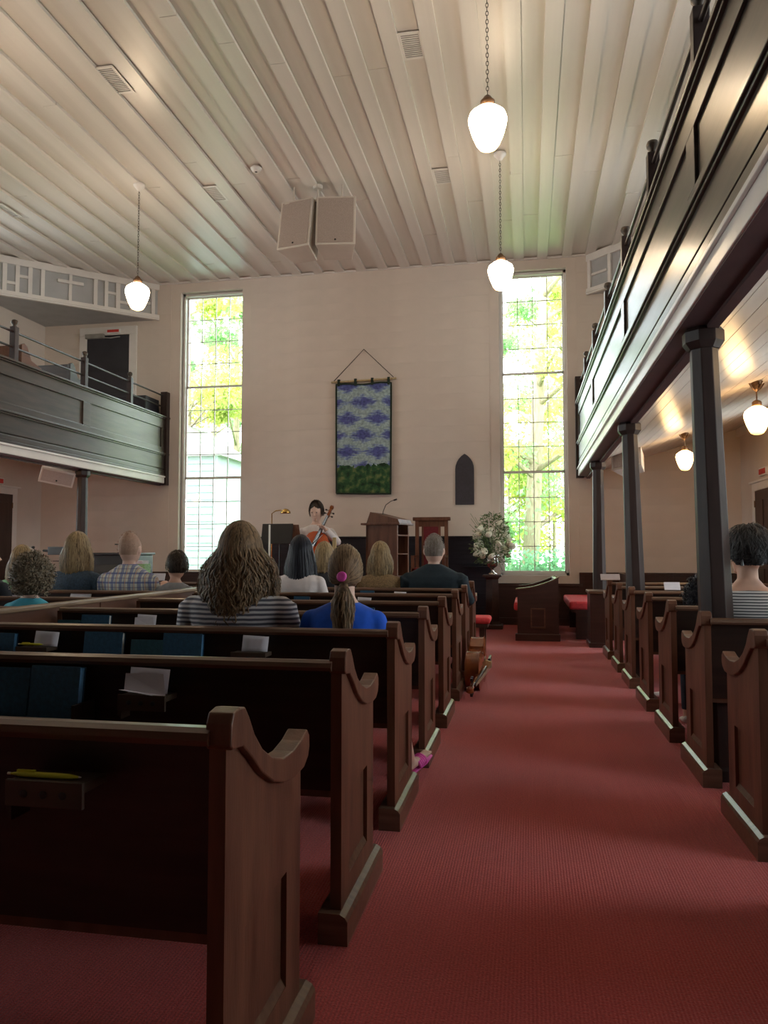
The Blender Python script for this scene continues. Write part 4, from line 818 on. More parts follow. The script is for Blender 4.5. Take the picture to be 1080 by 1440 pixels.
def person(x,y,zt,label,top,hairk,hmat,skin='skin',seat=.45,rz=0,width=1.0,head=1.0,arms=None,legs=None,bottom='jeans',shoe='shoe',hk=None,tiltx=0,group=None,sleeve=True,voxel=.011,neckline=.615,turn=0,shoes=None,lean=0,seed=1,nod=0):
    rnd=random.Random(seed); t=thing('person',label,'person',(x,y,seat),rz,group)
    H_=zt-seat; s=H_/.905; sw=s*width
    V=lambda a,b,c:Vector((a*sw,b*s+lean*c*s,c*s))
    arms=arms or {1:((.245,.02,.30),(.16,.26,.20)),-1:((-.245,.02,.30),(-.16,.26,.20))}
    hs=head
    hc=V(0,.012,.79)+Vector((0,.015,.0)); hr=Vector((.077*s*hs,.096*s*hs,.115*s*hs))
    torso=[(0,0,.0,.165,.12),(0,0,.09,.178,.125),(0,.0,.20,.155,.112),(0,.0,.27,.145,.108),(0,-.005,.38,.160,.115),(0,-.01,.47,.180,.118),(0,-.01,.53,.188,.105),(0,-.005,.575,.150,.085),(0,0,.605,.085,.065),(0,.0,.64,.060,.060)]
    tr=lambda g,a=0,b=99:[((q[0]*sw),(q[1]*s+lean*q[2]*s),q[2]*s,q[3]*sw+g,q[4]*s+g) for q in torso if a<=q[2]<=b]
    body=MB(); body.rings(tr(0),20,2.3)
    body.tube([V(0,0,.60),V(0,.004,.66),V(0,.012,.72)],[(.062*s,.062*s),(.056*s,.058*s),(.055*s,.058*s)],14)
    hb=MB()      # head built level, then turned on the neck
    hb.ell((0,0,0),tuple(hr),20,14); hb.ell((0,.018*s,-.055*s*hs),(.058*s*hs,.070*s*hs,.062*s*hs),16,10)
    hb.tube([(0,.088*s*hs,.012*s),(0,.112*s*hs,-.028*s),(0,.092*s*hs,-.036*s)],[.008*s,.014*s,.009*s],8)
    hb.ell((0,.088*s*hs,-.066*s),(.022*s,.010*s,.008*s),8,6); hb.ell((0,.075*s*hs,-.098*s),(.024*s,.02*s,.018*s),8,6); hb.ell((0,.085*s*hs,.022*s),(.045*s,.012*s,.008*s),8,6)
    for k in (-1,1): hb.ell((k*.079*s*hs,-.008,-.012*s),(.011*s,.020*s,.033*s),8,6)
    RM=Matrix.Rotation(turn,4,'Z')@Matrix.Rotation(nod,4,'X')
    body.add([hc+RM@Vector(v) for v in hb.v],hb.f)
    cl=MB(); cl.rings(tr(.014*s,0,.61)[:-1]+[(0,lean*.612*s,neckline*s,.074*s,.072*s)],22,2.3)
    for k in (-1,1):
        el,wr=arms[k]; sh=V(k*.178,-.01,.508); el=V(*el); wr=V(*wr); hd=(wr-el).normalized()
        r0,r1,r2,r3=.050*sw,.043*s,.036*s,.026*s
        body.ell(tuple(sh),(.052*s,.050*s,.050*s),12,8); body.tube([sh,sh.lerp(el,.5),el,el.lerp(wr,.35),wr],[r0,r1,r2*1.02,r2*1.04,r3],12); body.ell(tuple(el),(r2,r2,r2),10,7)
        side=hd.cross(Vector((0,0,1))).normalized(); dn=hd.cross(side).normalized()
        if dn.z>0: dn=-dn
        pc=wr+hd*.045*s; body.tube([wr-hd*.01,wr+hd*.02*s,pc,wr+hd*.085*s],[(r3,r3),(.030*s,.018*s),(.040*s,.015*s),(.038*s,.013*s)],12)
        for f in range(4):
            o_=side*(f-1.5)*.020*s; ln=(.062,.074,.070,.054)[f if k>0 else 3-f]*s; b0=wr+hd*.080*s+o_; b1=b0+hd*ln*.5+dn*.010*s; b2=b0+hd*ln*.80+dn*.034*s; body.tube([b0-hd*.01,b0,b1,b2],[.009,.0098,.0092,.0085],8)
        th=wr+hd*.03*s-side*k*.028*s; body.tube([th,th-side*k*.025*s+hd*.02*s,th-side*k*.028*s+hd*.05*s+dn*.01],[.011,.011,.009],8)
        g=.016*s
        cl.ell(tuple(sh),(.052*s+g,.050*s+g,.050*s+g),12,8)
        e2=wr-hd*.01 if sleeve else el
        if sleeve: cl.tube([sh,sh.lerp(el,.5),el,el.lerp(wr,.5),wr-hd*.015],[r0+g,r1+g,r2+g*1.1,r2+g*.9,r3+g],12); cl.ell(tuple(el),(r2+g,)*3,10,7)
        else: cl.tube([sh,sh.lerp(el,.5),sh.lerp(el,.85)],[r0+g,r1+g*1.2,r1+g*1.4],12)
    lg=legs or {1:((.11,.44,.095),(.115,.47,-seat/s+.075)),-1:((-.11,.44,.095),(-.115,.47,-seat/s+.075))}
    tz=MB(); g=.014*s; tz.rings([(0,0,0,.165*sw+.01,.12*s+.012),(0,0,.10*s,.178*sw+.008,.128*s+.008),(0,lean*.17*s,.17*s,.160*sw+.006,.115*s+.006)],20,2.3)
    for k in (-1,1):
        kn,an=lg[k]; hp=V(k*.085,.02,.085); kn=V(*kn); an=V(*an)
        body.tube([hp,hp.lerp(kn,.5),kn],[.082*s,.070*s,.055*s],12); body.ell(tuple(kn),(.055*s,)*3,10,7); body.tube([kn,kn.lerp(an,.35),an],[.053*s,.054*s,.034*s],12)
        fd=Vector((an.x-hp.x,an.y-hp.y,0)); fd=Vector((0,1,0)) if fd.length<.01 else fd.normalized(); fd=(fd+Vector((0,1.2,0))).normalized() if not legs else fd
        if legs and k in (legs.get('bare') or ()) and k>0: fd=(fd+Vector((.22,0,.42))).normalized()
        fz=an.z-.045*s; f0=Vector((an.x,an.y,fz))
        body.tube([f0-fd*.05*s+Vector((0,0,.01)),f0+fd*.05*s,f0+fd*.14*s-Vector((0,0,.008)),f0+fd*.17*s-Vector((0,0,.012))],[(.030*s,.030*s),(.038*s,.028*s),(.040*s,.017*s),(.03*s,.012*s)],12); body.tube([an,f0],[.034*s,.034*s],10)
        if legs and k in (legs.get('bare') or ()):
            sd_=fd.cross(Vector((0,0,1)))
            for f in range(5): b0=f0+fd*.155*s+sd_*(f-2)*.0155*s-Vector((0,0,.010)); body.tube([b0,b0+fd*(.045-.005*abs(f-1 if k>0 else 3-f))*s],[.0095,.0085],8); body.ell(tuple(b0+fd*.042*s),(.0085,)*3,8,6)
        tz.tube([hp,hp.lerp(kn,.5),kn],[.082*s+g,.070*s+g,.055*s+g],12); tz.ell(tuple(kn),(.055*s+g,)*3,10,7)
        stop=.9 if not legs else .45; tz.tube([kn,kn.lerp(an,.35),kn.lerp(an,stop)],[.053*s+g,.054*s+g,.038*s+g],12)
        sb=MB(); bare=legs and k in (legs.get('bare') or ())
        if bare:
            up_=Vector((0,0,1)); sd_=fd.cross(up_)
            for j in range(2): pass
            sb.tube([f0-fd*.075*s-up_*.030,f0+fd*.03*s-up_*.032,f0+fd*.12*s-up_*.034,f0+fd*.205*s-up_*.034],[(.038*s,.009),(.042*s,.009),(.052*s,.009),(.035*s,.008)],14)
            for q0,q1 in ((.045,.125),):
                pts=[];
                arc=[Vector(f0+fd*(.085*s)+sd_*math.cos(a)*.050*s+up_*(math.sin(a)*.040*s-.026)) for a in [PI*j/8 for j in range(9)]]; sb.tube(arc,[(.006,.038*s)]*9 if 0 else [.010]*9,8)
                for q_ in (.055,.07,.10,.115): sb.tube([a_+fd*(q_-.085)*s for a_ in arc],[.010]*9,8)
            sb.build('sandal',M[shoe],t,smooth=True)
        else:
            sb.tube([f0-fd*.065*s+Vector((0,0,.01)),f0+fd*.04*s,f0+fd*.14*s-Vector((0,0,.006)),f0+fd*.19*s-Vector((0,0,.012))],[(.042*s,.044*s),(.046*s,.042*s),(.049*s,.026*s),(.034*s,.016*s)],14); sb.build('shoe',M[shoe],t,smooth=True)
    bo=mobj(fused(body,voxel*.8,3),'body',M[skin],t); mobj(fused(cl,voxel,4),'shirt',M[top] if isinstance(top,str) else top,t); mobj(fused(tz,.014,3),'trousers',M[bottom],t)
    for k in (-1,1):
        p=hc+RM@Vector((k*.031*s*hs,.086*s*hs,.006*s)); MB().ell(tuple(p),(.010*s,.008*s,.006*s),8,6).build('eye',M['eye'],t,smooth=True)
    ho=bpy.data.objects.new('hair_pivot',None)
    kw=dict(hk or {}); 
    if 'tail' in kw: kw['tail']=(Vector((0,0,0)) if (turn or nod) else hc)+Vector(kw['tail'])*s
    if turn or nod:
        # build hair about the origin of the head, then rotate it into place
        before=set(bpy.data.objects); hair(hairk,Vector((0,0,0)) ,hr,hmat,t,rnd,**kw)
        for o in set(bpy.data.objects)-before: o.data.transform(Matrix.Translation(hc)@RM)
    else: hair(hairk,hc,hr,hmat,t,rnd,**kw)
    bpy.data.objects.remove(ho)
    t['_h']=0; del t['_h']; return t,s,hc
PY=lambda i:L_Y[i]+.27
# pew row index 2 (third pew)
person(-1.465,3.76,1.36,'woman in grey and white striped top with very long wavy brown hair','stripeA','long',M['h_wavy'],width=1.32,hk=dict(length=.405,spread=.064,wave=.016,vol=.026,n=3200,wd=.0030),seed=1)
person(-.90,3.74,1.262,'girl in a bright blue shirt with a light brown ponytail and pink sandals','bluek','pony',M['h_pony'],'skin2',width=1.0,hk=dict(tail=(-.0,-.115,-.075),tail_len=.27,wave=.006,n=1000,wd=.0024),seed=2,shoe='pink',
       legs={1:((.20,.40,.06),(.275,.60,-.39)),-1:((-.10,.42,.09),(-.10,.50,-.42)),'bare':(1,-1)},sleeve=False,turn=R(8))
tie=MB(); tie.lathe([(.010,-.010),(.020,-.012),(.026,0),(.020,.012),(.010,.010)],(0,0,0),14); tie=tie.build('hair_tie',M['pink'],None,smooth=True); tie.location=(-.90+.012,3.74-.105,1.13); tie.rotation_euler=(R(75),0,0); tag(tie,'small pink hair tie round the girl\'s ponytail','hair tie')
person(-2.06,PY(5),1.365,'woman in a white top with long straight black hair','white_cl','straight',M['h_black'],hk=dict(length=.46,spread=.035,wave=.002,vol=.022,n=900,wd=.003),seed=3)
person(-2.10,PY(6),1.325,'woman in black with dark blond hair gathered low, beside the black-haired woman','black_cl','bob',M['h_blond'],hk=dict(length=.20,spread=.01,wave=.003,vol=.016,n=800,wd=.003),seed=4)
person(-1.50,PY(6),1.32,'woman in a tan tweed jacket with shoulder-length golden hair','tan','bob',M['h_blond'],hk=dict(length=.235,spread=.025,wave=.004,vol=.020,n=800,wd=.003),seed=5)
person(-.94,PY(6),1.385,'heavy man in a dark teal shirt with close-cropped greying hair','navy','buzz',M['h_grey'],'skin2',width=1.42,head=1.25,hk=dict(length=.012,spread=0,n=500,wd=.0015),seed=6,neckline=.655)
person(-3.29,PY(5),1.205,'boy in a grey top with short dark hair, turned to the left','grey_cl','short',M['h_dark'],hk=dict(length=.03,spread=.003,n=700,wd=.002),seed=7,turn=R(55),head=1.26,arms={1:((.245,.02,.30),(.10,.26,.30)),-1:((-.27,.10,.36),(-.31,.31,.54))})
person(-3.77,PY(5),1.40,'bald man in a blue and white plaid shirt','plaid','buzz',M['h_stub'],'skin2',width=1.22,head=1.22,hk=dict(length=.008,spread=0,n=300,wd=.0012),seed=8,neckline=.65)
person(-4.33,PY(5),1.40,'woman in a denim jacket with straight shoulder-length blond hair','denim','bob',M['h_blond'],hk=dict(length=.27,spread=.035,wave=.003,vol=.026,n=1100,wd=.003),seed=9,width=1.1)
person(-3.37,PY(3)-.02,1.165,'child in a cyan shirt with a mop of curly ash-brown hair','cyan_cl','curly',M['h_curl'],'skin2',hk=dict(vol=.036,n=1000,wd=.0026),seed=10,head=1.12)
person(-4.93,PY(5),1.28,'girl in a green top with long blond hair at the far left','green_cl','long',M['h_blond'],hk=dict(length=.28,spread=.035,wave=.004,vol=.020,n=900,wd=.003),seed=11)
person(-4.53,PY(4),1.315,'person in black at the left edge with a fair face in profile','black_cl','bob',M['h_blond'],'skin2',hk=dict(length=.10,spread=0,wave=.002,vol=.012,n=500,wd=.003,ph_max=R(95)),seed=12,turn=R(-75))
person(1.26,R_Y[2]+.38,1.345,'woman in a thin-striped top with cropped black hair at the right edge','stripeB','crop',M['h_blackgrey'],'skin',hk=dict(length=.07,spread=.026,n=1500,wd=.0034),seed=13,turn=R(28),neckline=.59,width=1.12,arms={1:((.245,.02,.30),(.16,.26,.20)),-1:((-.20,.06,.30),(-.08,.28,.22))})
person(1.20,R_Y[3]+.33,1.0,'child with dark curly hair half hidden behind the near right column','grey_cl','curly',M['h_black'],hk=dict(vol=.03,n=700,wd=.0026),seed=14,head=1.25,shoe='shoew')
# earrings for the woman at the right
for k in (-.045,):
    e_=MB().tube([(0,0,0),(0,0,-.035)],[.004,.009],8).build('earring',M['ebony']); e_.location=(1.205,R_Y[2]+.275,1.205); tag(e_,'dark drop earring of the woman at the right edge','earring')
s_=MB().tube([(0,0,.02),(.12,.03,.02),(.2,.02,.03)],[.02,.028,.015],10).build('white_sandal',M['shoew']); s_.location=(1.02,7.0,.0); tag(s_,'white sandal showing past the fourth pew end on the right','sandal')
# ------------------------------------------------------------------ cello and cellist
def cello_outline(n=44):
    key=[(0,.0),(.0,.06),(.02,.13),(.06,.185),(.13,.215),(.20,.212),(.27,.18),(.31,.165),(.315,.135),(.36,.118),(.42,.118),(.465,.14),(.47,.16),(.52,.168),(.60,.172),(.67,.15),(.715,.10),(.735,.045),(.74,.0)]
    return key
def cello(name,label,loc,rotm,vm,bowhand=False):
    t=thing(name,label,'cello',loc); t.rotation_mode='QUATERNION'; t.rotation_quaternion=rotm.to_quaternion()
    k=cello_outline(); pts=[(w,z) for z,w in k]+[(-w,z) for z,w in k[-2:0:-1]]
    bm=bmesh.new()
    def ring(sc,y): return [bm.verts.new((p[0]*sc,y,.37+(p[1]-.37)*sc)) for p in pts]
    prof=[(.55,-.085),(.9,-.070),(1.02,-.062),(1.02,-.056),(.975,-.054),(.975,.054),(1.02,.056),(1.02,.062),(.9,.070),(.55,.085)]
    rs=[ring(a,b_) for a,b_ in prof]; nn=len(pts)
    for a,b_ in zip(rs[:-1],rs[1:]):
        for i in range(nn): bm.faces.new((a[i],a[(i+1)%nn],b_[(i+1)%nn],b_[i]))
    for r_,y_ in ((rs[0],-.09),(rs[-1],.09)):
        c=bm.verts.new((0,y_,.37)); [bm.faces.new((r_[i],r_[(i+1)%nn],c)) for i in range(nn)]
    bmesh.ops.recalc_face_normals(bm,faces=bm.faces); me=bpy.data.meshes.new('cello_body'); bm.to_mesh(me); bm.free(); me.materials.append(vm); me.shade_smooth(); me.set_sharp_from_angle(angle=R(38)); o=bpy.data.objects.new('cello_body',me); COL.objects.link(o); o.parent=t
    MB().tube([(0,.045,.72),(0,.05,.80),(0,.045,1.0)],[.022,.016,.015],10).build('neck',M['varnish2'],t,smooth=True)
    MB().add([(x*w_,y_,z) for z,w_,y_ in ((.50,.030,.115),(1.02,.016,.065)) for x in (-1,1)]+[(x*w_,y_-.012,z) for z,w_,y_ in ((.50,.030,.115),(1.02,.016,.065)) for x in (-1,1)],[(0,1,3,2),(4,6,7,5),(0,4,5,1),(2,3,7,6),(0,2,6,4),(1,5,7,3)]).build('fingerboard',M['ebony'],t)
    sc=MB().box((-.018,.02,1.0),(.018,.055,1.14)); sc.tube([(-.02,.03,1.17),(.02,.03,1.17)],.033,14).tube([(-.028,.03,1.17),(.028,.03,1.17)],.018,12); sc.build('scroll',M['varnish2'],t,bevel=.003)
    for i,z in enumerate((1.03,1.055,1.085,1.11)): s_=1 if i%2 else -1; MB().tube([(0,.035,z),(s_*.05,.035,z),(s_*.052,.035,z),(s_*.075,.035,z)],[.005,.005,.014,.012],8).build('peg',M['ebony'],t)
    MB().prism([(-.045,.082),(.045,.082),(.030,.145),(-.030,.145)],2,.345,.353).build('bridge',M['blond_wood'],t); MB().prism([(-.028,.10),(.028,.10),(.028,.125),(-.028,.125)],2,.09,.24).build('tailpiece',M['ebony'],t,bevel=.006)
    for x in (-.018,-.006,.006,.018): MB().tube([(x,.125,.20),(x*1.1,.148,.35),(x*.5,.070,1.02)],.0015,4).build('string',M['string'],t)
    for s_ in (-1,1): MB().tube([(s_*.055,.086,.44),(s_*.075,.083,.40),(s_*.075,.083,.33),(s_*.095,.079,.29)],.004,5).build('sound_hole',M['black'],t)
    MB().tube([(0,0,-.30),(0,0,.02)],.005,6).build('endpin',M['string'],t); return t
def frame(origin,axis,front):      # matrix with local z along axis, local +y towards front
    z=axis.normalized(); y=(front-z*front.dot(z)).normalized(); x=y.cross(z); return Matrix((x,y,z)).transposed()
cx_,cy_=-3.06,10.95; seatz=.53+.45
pt_,sc_,hc_=person(cx_,cy_,1.965,'young cellist with dark hair in a white shirt facing the pews','white_cl','short',M['h_dark'],'skin2',seat=seatz,rz=PI+R(12),head=1.06,hk=dict(length=.05,spread=.006,n=800,wd=.0022),seed=20,turn=R(-14),nod=R(-14),width=1.05,
   arms={1:((.29,.10,.34),(.20,.36,.36)),-1:((-.275,.12,.38),(-.13,.26,.54))},legs={1:((.26,.40,.08),(.28,.42,-.36)),-1:((-.26,.40,.08),(-.28,.42,-.36))},voxel=.009,bottom='black_cl')
ca=R(12)+PI; RZ=Matrix.Rotation(ca,3,'Z'); loc=lambda v:Vector((cx_,cy_,seatz))+RZ@Vector(v)
A=loc((.19,.43,-.12)); B=loc((-.19,.10,.80)); fm=frame(A,B-A,RZ@Vector((.15,1,.35)))
cello('cello','orange varnished cello played by the young cellist',A,fm,M['varnish'])
bow=thing('cello_bow','dark bow held in the cellist\'s right hand','bow'); b0=loc((.25,.42,.14)); b1=loc((-.12,.52,.52))
MB().tube([b0,b0.lerp(b1,.5)+Vector((0,0,.01)),b1],[.006,.005,.004],6).build('bow_stick',M['ebony'],bow); MB().tube([b0+Vector((0,-.012,-.018)),b1+Vector((0,-.008,-.012))],.002,4).build('bow_hair',M['pagew'],bow)
wt=MB(); wt.lathe([(.034,-.010),(.037,0),(.034,.010)],(0,0,0),14); wt=wt.build('wristwatch',M['black']); wt.location=loc((-.145,.245,.525)); wt.rotation_euler=(R(50),0,R(30)); tag(wt,'dark watch on the cellist\'s wrist','watch')
ch=thing('cellist_chair','plain wooden chair the cellist sits on','chair',(cx_,cy_,.53),PI+R(12)); MB().box((-.21,-.2,.40),(.21,.22,.44)).build('seat',M['blond_wood'],ch,bevel=.01)
for x in (-.2,.16):
    for y in (-.2,.17): MB().box((x,y,0),(x+.04,y+.04,.40)).build('leg',M['blond_wood'],ch)
MB().box((-.2,-.235,.44),(-.165,-.2,.82)).box((.165,-.235,.44),(.2,-.2,.82)).box((-.2,-.235,.72),(.2,-.21,.84)).build('backrest',M['blond_wood'],ch)
# cello lying on its side at the aisle edge: ribs up, belly to the aisle, neck towards the camera
o_=Vector((-.475,7.68,.235)); fm2=frame(o_,Vector((-.035,-1,-.12)),Vector((1,-.04,.0)))
cello('cello','dark amber cello lying on its side beside the left pews',o_,fm2,M['varnish2'])
# music stand, table with cross, candles, lamp
ms=thing('music_stand','black music stand with open desk in front of the cellist','music stand',(-3.50,10.55,.53))
o=MB().box((-.27,-.02,0),(.19,.0,.30)).build('desk',M['black'],ms,bevel=.004); o.location=(0,0,.83); o.rotation_euler=(R(-14),0,0)
MB().tube([(0,.03,.02),(0,.03,.9)],.011,8).build('pole',M['black'],ms); m=MB(); [m.tube([(0,.03,.12),(.25*math.cos(a),.03+.25*math.sin(a),.01)],.008,6) for a in (0.3,2.4,4.5)]; m.build('tripod_base',M['black'],ms)
b_=MB().prism([(-.0,0),(.14,-.02),(.10,.27),(-.06,.27)],1,0,.01).build('sheet_music_board',M['blond_wood']); b_.location=(-3.33,10.62,1.37); b_.data.materials[0]=M['divider']; tag(b_,'brown board behind the right side of the music stand','board')
at_tab=thing('communion_table','dark communion table in front of the platform','table',(-3.3,9.85,0)); MB().box((-.75,-.28,.84),(1.2,.28,.88)).build('tabletop',M['pew'],at_tab,bevel=.006)
for x in (-.68,1.08):
    for y in (-.24,.18): MB().box((x,y,0),(x+.06,y+.06,.84)).build('leg',M['pew'],at_tab,bevel=.004)
cr=thing('standing_cross','brass standing cross with a ring at its centre','cross',(-2.50,9.85,.88)); m=MB().box((-.10,-.03,0),(.10,.03,.02)).box((-.03,-.012,.02),(.02,.012,.56)).box((-.13,-.012,.30),(.13,.012,.36)); m.build('cross_bars',M['blond_wood'],cr,bevel=.003); MB().tube([(.095*math.cos(a),0,.33+.095*math.sin(a)) for a in [2*PI*k/20 for k in range(21)]],.012,6,False).build('ring',M['blond_wood'],cr,smooth=True)
def candle(x,y,z,h,label):
    t=thing('candle',label,'candle',(x,y,z),0,'pale candles on the communion table'); MB().lathe([(.05,0),(.05,.01),(.015,.03),(.015,.06),(.03,.08),(.022,.09)],(0,0,0),12).build('candlestick',M['brass'],t,smooth=True); MB().tube([(0,0,.08),(0,0,h)],.012,10).build('wax',M['pagew'],t); MB().tube([(0,0,h),(0,0,h+.015)],.002,4).build('wick',M['black'],t)
p=at(494,770,9.85); candle(p.x,9.85,.88,p.z-.88,'pale candle right of the standing cross'); p=at(379,738,9.85); candle(p.x,9.85,.88,p.z-.88,'tall pale candle left of the black music stand')
bl=thing('brass_lamp','small brass arm lamp above the music stand','lamp',(-3.5,10.75,.53)); MB().tube([(-.18,0,.02),(-.18,0,1.28),(-.12,0,1.32),(.0,0,1.33)],.008,8).build('arm',M['brass'],bl,smooth=True); MB().lathe([(.075,-.02),(.07,.01),(.04,.04),(.012,.05)],(.03,0,1.30),14).build('shade',M['brass'],bl,smooth=True); MB().lathe([(.12,0),(.11,.015),(.02,.03)],(-.18,0,0),14).build('base',M['brass'],bl)
# ------------------------------------------------------------------ piano corner at the left
pn=thing('upright_piano','black upright piano under the left gallery','piano',(-6.75,11.6,0)); MB().box((-.42,0,0),(.48,.55,1.20)).build('case',M['black'],pn,bevel=.01); MB().box((-.45,-.03,1.20),(.51,.58,1.235)).build('lid',M['black'],pn,bevel=.006); MB().box((-.42,-.28,.62),(.48,0,.76)).build('keybed',M['black'],pn,bevel=.006)
MB().add([(-.32,-.03,.92),(.38,-.03,.92),(.38,.02,1.12),(-.32,.02,1.12)],[(0,1,2,3)]).build('music_desk',M['black'],pn)
for x in (-.42,.42): MB().box((x,-.26,0),(x+.06,-.2,.62)).build('leg',M['black'],pn)
t=thing('desk_lamp','small black lamp standing on top of the piano','lamp',(-6.70,11.85,1.235)); MB().tube([(0,0,0),(0,0,.13)],.007,6).tube([(0,0,0),(0,0,.01)],.05,12).build('stem',M['black'],t); MB().box((-.10,-.02,.13),(.12,.02,.15)).build('shade',M['black'],t)
kb=thing('keyboard','slim black keyboard raised on a stand left of the piano','keyboard',(-7.40,11.3,0)); MB().box((-.20,-.12,1.20),(.22,.14,1.33)).build('keyboard_body',M['black'],kb,bevel=.006); MB().tube([(-.36,0,1.27),(-.2,0,1.26)],.02,8).build('arm',M['black'],kb); MB().tube([(.05,0,0),(.05,0,1.2)],.016,8).tube([(-.18,0,1.10),(.12,0,1.10)],.008,6).build('pole',M['black'],kb); m=MB(); [m.tube([(.05,0,.2),(.05+.28*math.cos(a),.28*math.sin(a),.01)],.01,6) for a in (0,2.1,4.2)]; m.build('tripod_base',M['black'],kb)
mc=thing('microphone_stand','thin microphone on a stand at the far left','microphone',(-8.05,11.5,0)); MB().tube([(0,0,0),(0,0,1.28),(-.03,0,1.31)],.008,6).build('pole',M['black'],mc); MB().ell((-.035,0,1.325),(.03,.025,.022)).build('microphone_head',M['black'],mc,smooth=True); MB().lathe([(.13,0),(.12,.02),(.01,.03)],(0,0,0),14).build('base',M['black'],mc)
gb=thing('gift_box','green patterned box with white lid right of the bald man','box',(-6.06,11.3,0)); MB().box((-.14,-.1,.90),(.14,.1,1.06)).build('box_body',M['greenbox'],gb); MB().box((-.15,-.11,1.06),(.10,.11,1.11)).build('box_lid',M['paper'],gb)
t=thing('side_table','low dark stand carrying the green box','table',(-6.06,11.3,0)); MB().box((-.25,-.2,.86),(.25,.2,.90)).build('tabletop',M['pew'],t); 
for x in (-.22,.17):
    for y in (-.17,.12): MB().box((x,y,0),(x+.05,y+.05,.86)).build('leg',M['pew'],t)
# pews up in the left gallery
def gpew(x,y,z,w,rz,label,mt):
    t=thing('gallery_pew',label,'pew',(x,y,z),rz,'pews up in the left gallery'); MB().prism([(0,0),(0,.80),(.06,.83),(.12,.80),(.22,.62),(.45,.56),(.48,.5),(.48,0)],0,0,.05).build('bench_end',mt,t,bevel=.006)
    MB().prism([(0,0),(0,.80),(.06,.83),(.12,.80),(.22,.62),(.45,.56),(.48,.5),(.48,0)],0,w-.05,w).build('bench_end',mt,t,bevel=.006); MB().box((.05,.02,.3),(w-.05,.05,.80)).build('backrest',mt,t); MB().box((.05,.02,.40),(w-.05,.45,.43)).build('seat',mt,t)
gpew(-7.9,9.6,3.38,.9,R(0),'brown gallery pew behind the left railing at the frame edge',M['divider'])
gpew(-7.55,11.85,3.30,1.5,R(90),'tan gallery pew end seen through the left railing',M['divtop'])
gpew(-7.95,11.0,3.45,.8,R(0),'dark gallery pew near the upstairs door',M['pewback'])
t=MB().box((-7.55,12.9,3.0),(-6.85,13.42,4.12)).build('gallery_cupboard',M['door'],None,bevel=.01); tag(t,'dark box behind the railing in the left gallery corner','cupboard')
# ------------------------------------------------------------------ outdoors
gr=MB().box((-60,BY+.4,-.6),(60,90,-.5)).build('ground',M['grass']); struct(gr)
def foliage(name,blobs,n,size,mt,parent,seed,flat=1):
    r_=random.Random(seed); vs=[];fs=[]
    for i in range(n):
        c,rad=r_.choice(blobs); u=Vector((r_.gauss(0,1),r_.gauss(0,1),r_.gauss(0,1))).normalized()*(r_.random()**.4); p=Vector(c)+Vector((u.x*rad[0],u.y*rad[1],u.z*rad[2]))
        a=Vector((r_.uniform(-1,1),r_.uniform(-1,1),r_.uniform(-1,1))).normalized(); b_=a.cross(Vector((r_.uniform(-1,1),r_.uniform(-1,1),r_.uniform(-1,1)))).normalized(); l=size*r_.uniform(.6,1.4); k=len(vs)
        vs+=[p,p+a*l*.5+b_*l*.3,p+a*l,p+a*l*.5-b_*l*.3]; fs.append((k,k+1,k+2,k+3))
    o=MB(); me=bpy.data.meshes.new(name); me.from_pydata([tuple(v) for v in vs],[],fs); me.materials.append(mt); ob=bpy.data.objects.new(name,me); COL.objects.link(ob); ob.parent=parent; ob['kind']='stuff'; return ob
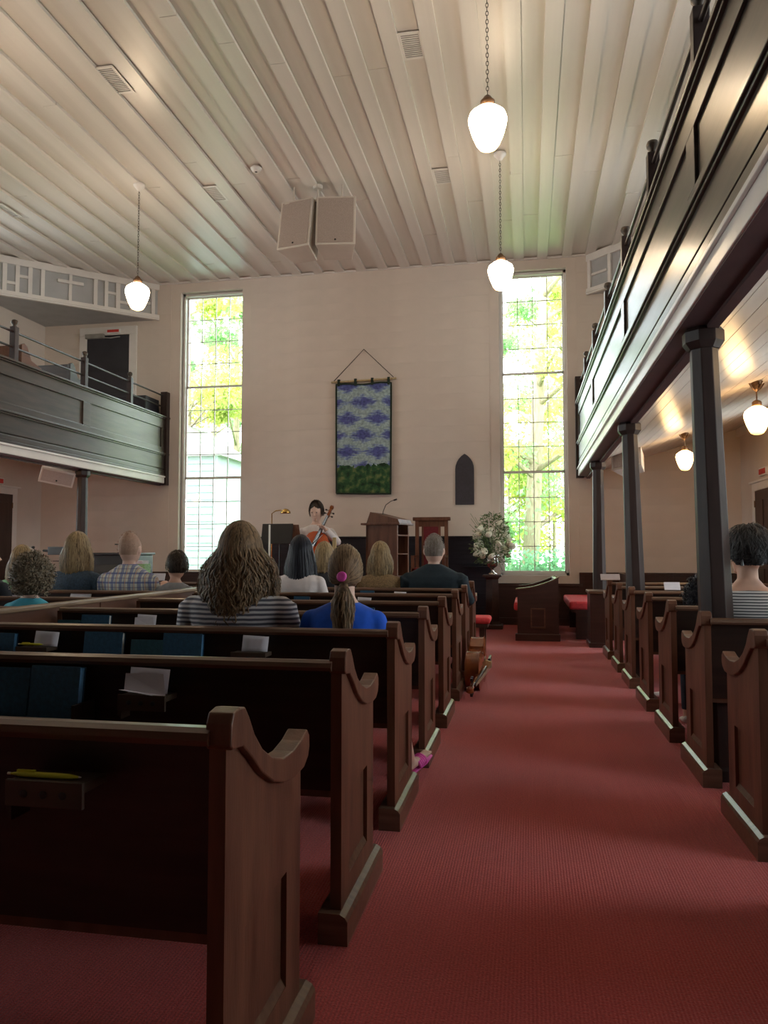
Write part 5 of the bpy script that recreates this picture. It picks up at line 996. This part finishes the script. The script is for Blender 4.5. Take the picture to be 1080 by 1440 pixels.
def tree(x,y,h,label,mt,n,seed,lean=0,rad=2.6,tr=.2,low=.3,size=.16):
    r_=random.Random(seed); t=thing('tree',label,'tree',(x,y,-.5),0,'trees outside the tall windows'); top=Vector((lean*h,0,h)); m=MB(); m.tube([(0,0,0),(lean*h*.35,.1,h*.35),(lean*h*.7,0,h*.7),top],[tr,tr*.8,tr*.5,tr*.1],10); blobs=[]
    for i in range(15):
        f=r_.uniform(low,1); p0=top*f; a=r_.uniform(0,6.28); L_=rad*(1.15-f*.5)*r_.uniform(.5,1); p1=p0+Vector((math.cos(a)*L_,math.sin(a)*L_,L_*.45)); m.tube([p0,p0.lerp(p1,.5)+Vector((0,0,.1)),p1],[tr*.3,tr*.2,.02],6); q=r_.uniform(.45,.95); blobs.append((p1,(q*1.2,q*1.2,q*.8)))
        if r_.random()<.6: blobs.append((p0.lerp(p1,.6),(q*.7,q*.7,q*.5)))
    m.build('trunk',M['bark'],t,smooth=True); foliage('foliage',blobs,n,size,mt,t,seed)
def T(px,Y): return at(px,776,Y).x
tree(T(742,21),21,11,'leaning trunked tree seen through the right window',M['leafy2'],5200,31,lean=.055,tr=.26,low=.2)
tree(T(700,26),26,12,'green leafy tree left in the right window',M['leafg'],7500,32,rad=3)
tree(T(800,29),29,13,'yellow-green tree at the right of the right window',M['leafy2'],5200,33,rad=3.2)
tree(T(262,22),22,11,'yellow-tinged tree at the left of the left window',M['leafy2'],8000,34,rad=2.6,tr=.13)
tree(T(330,25),25,12,'green tree at the right of the left window',M['leafg'],9500,35,rad=3,tr=.16)
tree(T(298,33),33,14,'tall green tree farther behind the left window',M['leafg'],8000,36,rad=3.6)
hd=thing('hedge','clipped green hedge outside the right window','hedge',(T(755,18),18,-.5)); r_=random.Random(9)
foliage('foliage',[((x*.5,0,z),(.5,.6,.5)) for x in range(-7,8) for z in (.4,.95,1.35)],16000,.11,M['hedge'],hd,9)
MB().box((-3.8,-.25,0),(3.8,.25,1.4)).build('hedge_core',M['hedge'],hd,bevel=.1)
tree(T(780,23),23,4.2,'bushy yellow-green shrub above the hedge',M['leafy2'],3800,37,rad=2.2,tr=.08,low=.35,size=.14)
tree(T(716,22),22,4.0,'low green shrub above the hedge at left',M['leafg'],3000,38,rad=2.0,tr=.08,low=.35,size=.14)
hs=thing('house','pale clapboard house outside the left window','house',(T(250,20),20,-.5))
clp=MB().add([(0,-.04,0),(3.4,-.04,0),(3.4,0,.2),(0,0,.2),(0,0,0),(3.4,0,0)],[(0,1,2,3),(4,0,3),(1,5,2),(4,5,1,0)]).mesh('clapboard',M['siding'])
hs.location.x=T(305,20)-3.4
for i in range(22): inst(clp,'clapboard',hs,(0,0,i*.2))
MB().box((0,.01,0),(3.4,3,4.4)).build('house_wall',M['siding'],hs); MB().prism([(-.2,4.4),(3.6,4.4),(1.7,5.6)],1,-.2,3.2).build('roof',M['vent'],hs); MB().box((3.36,-.06,0),(3.42,.05,4.4)).build('corner_board',M['siding'],hs)
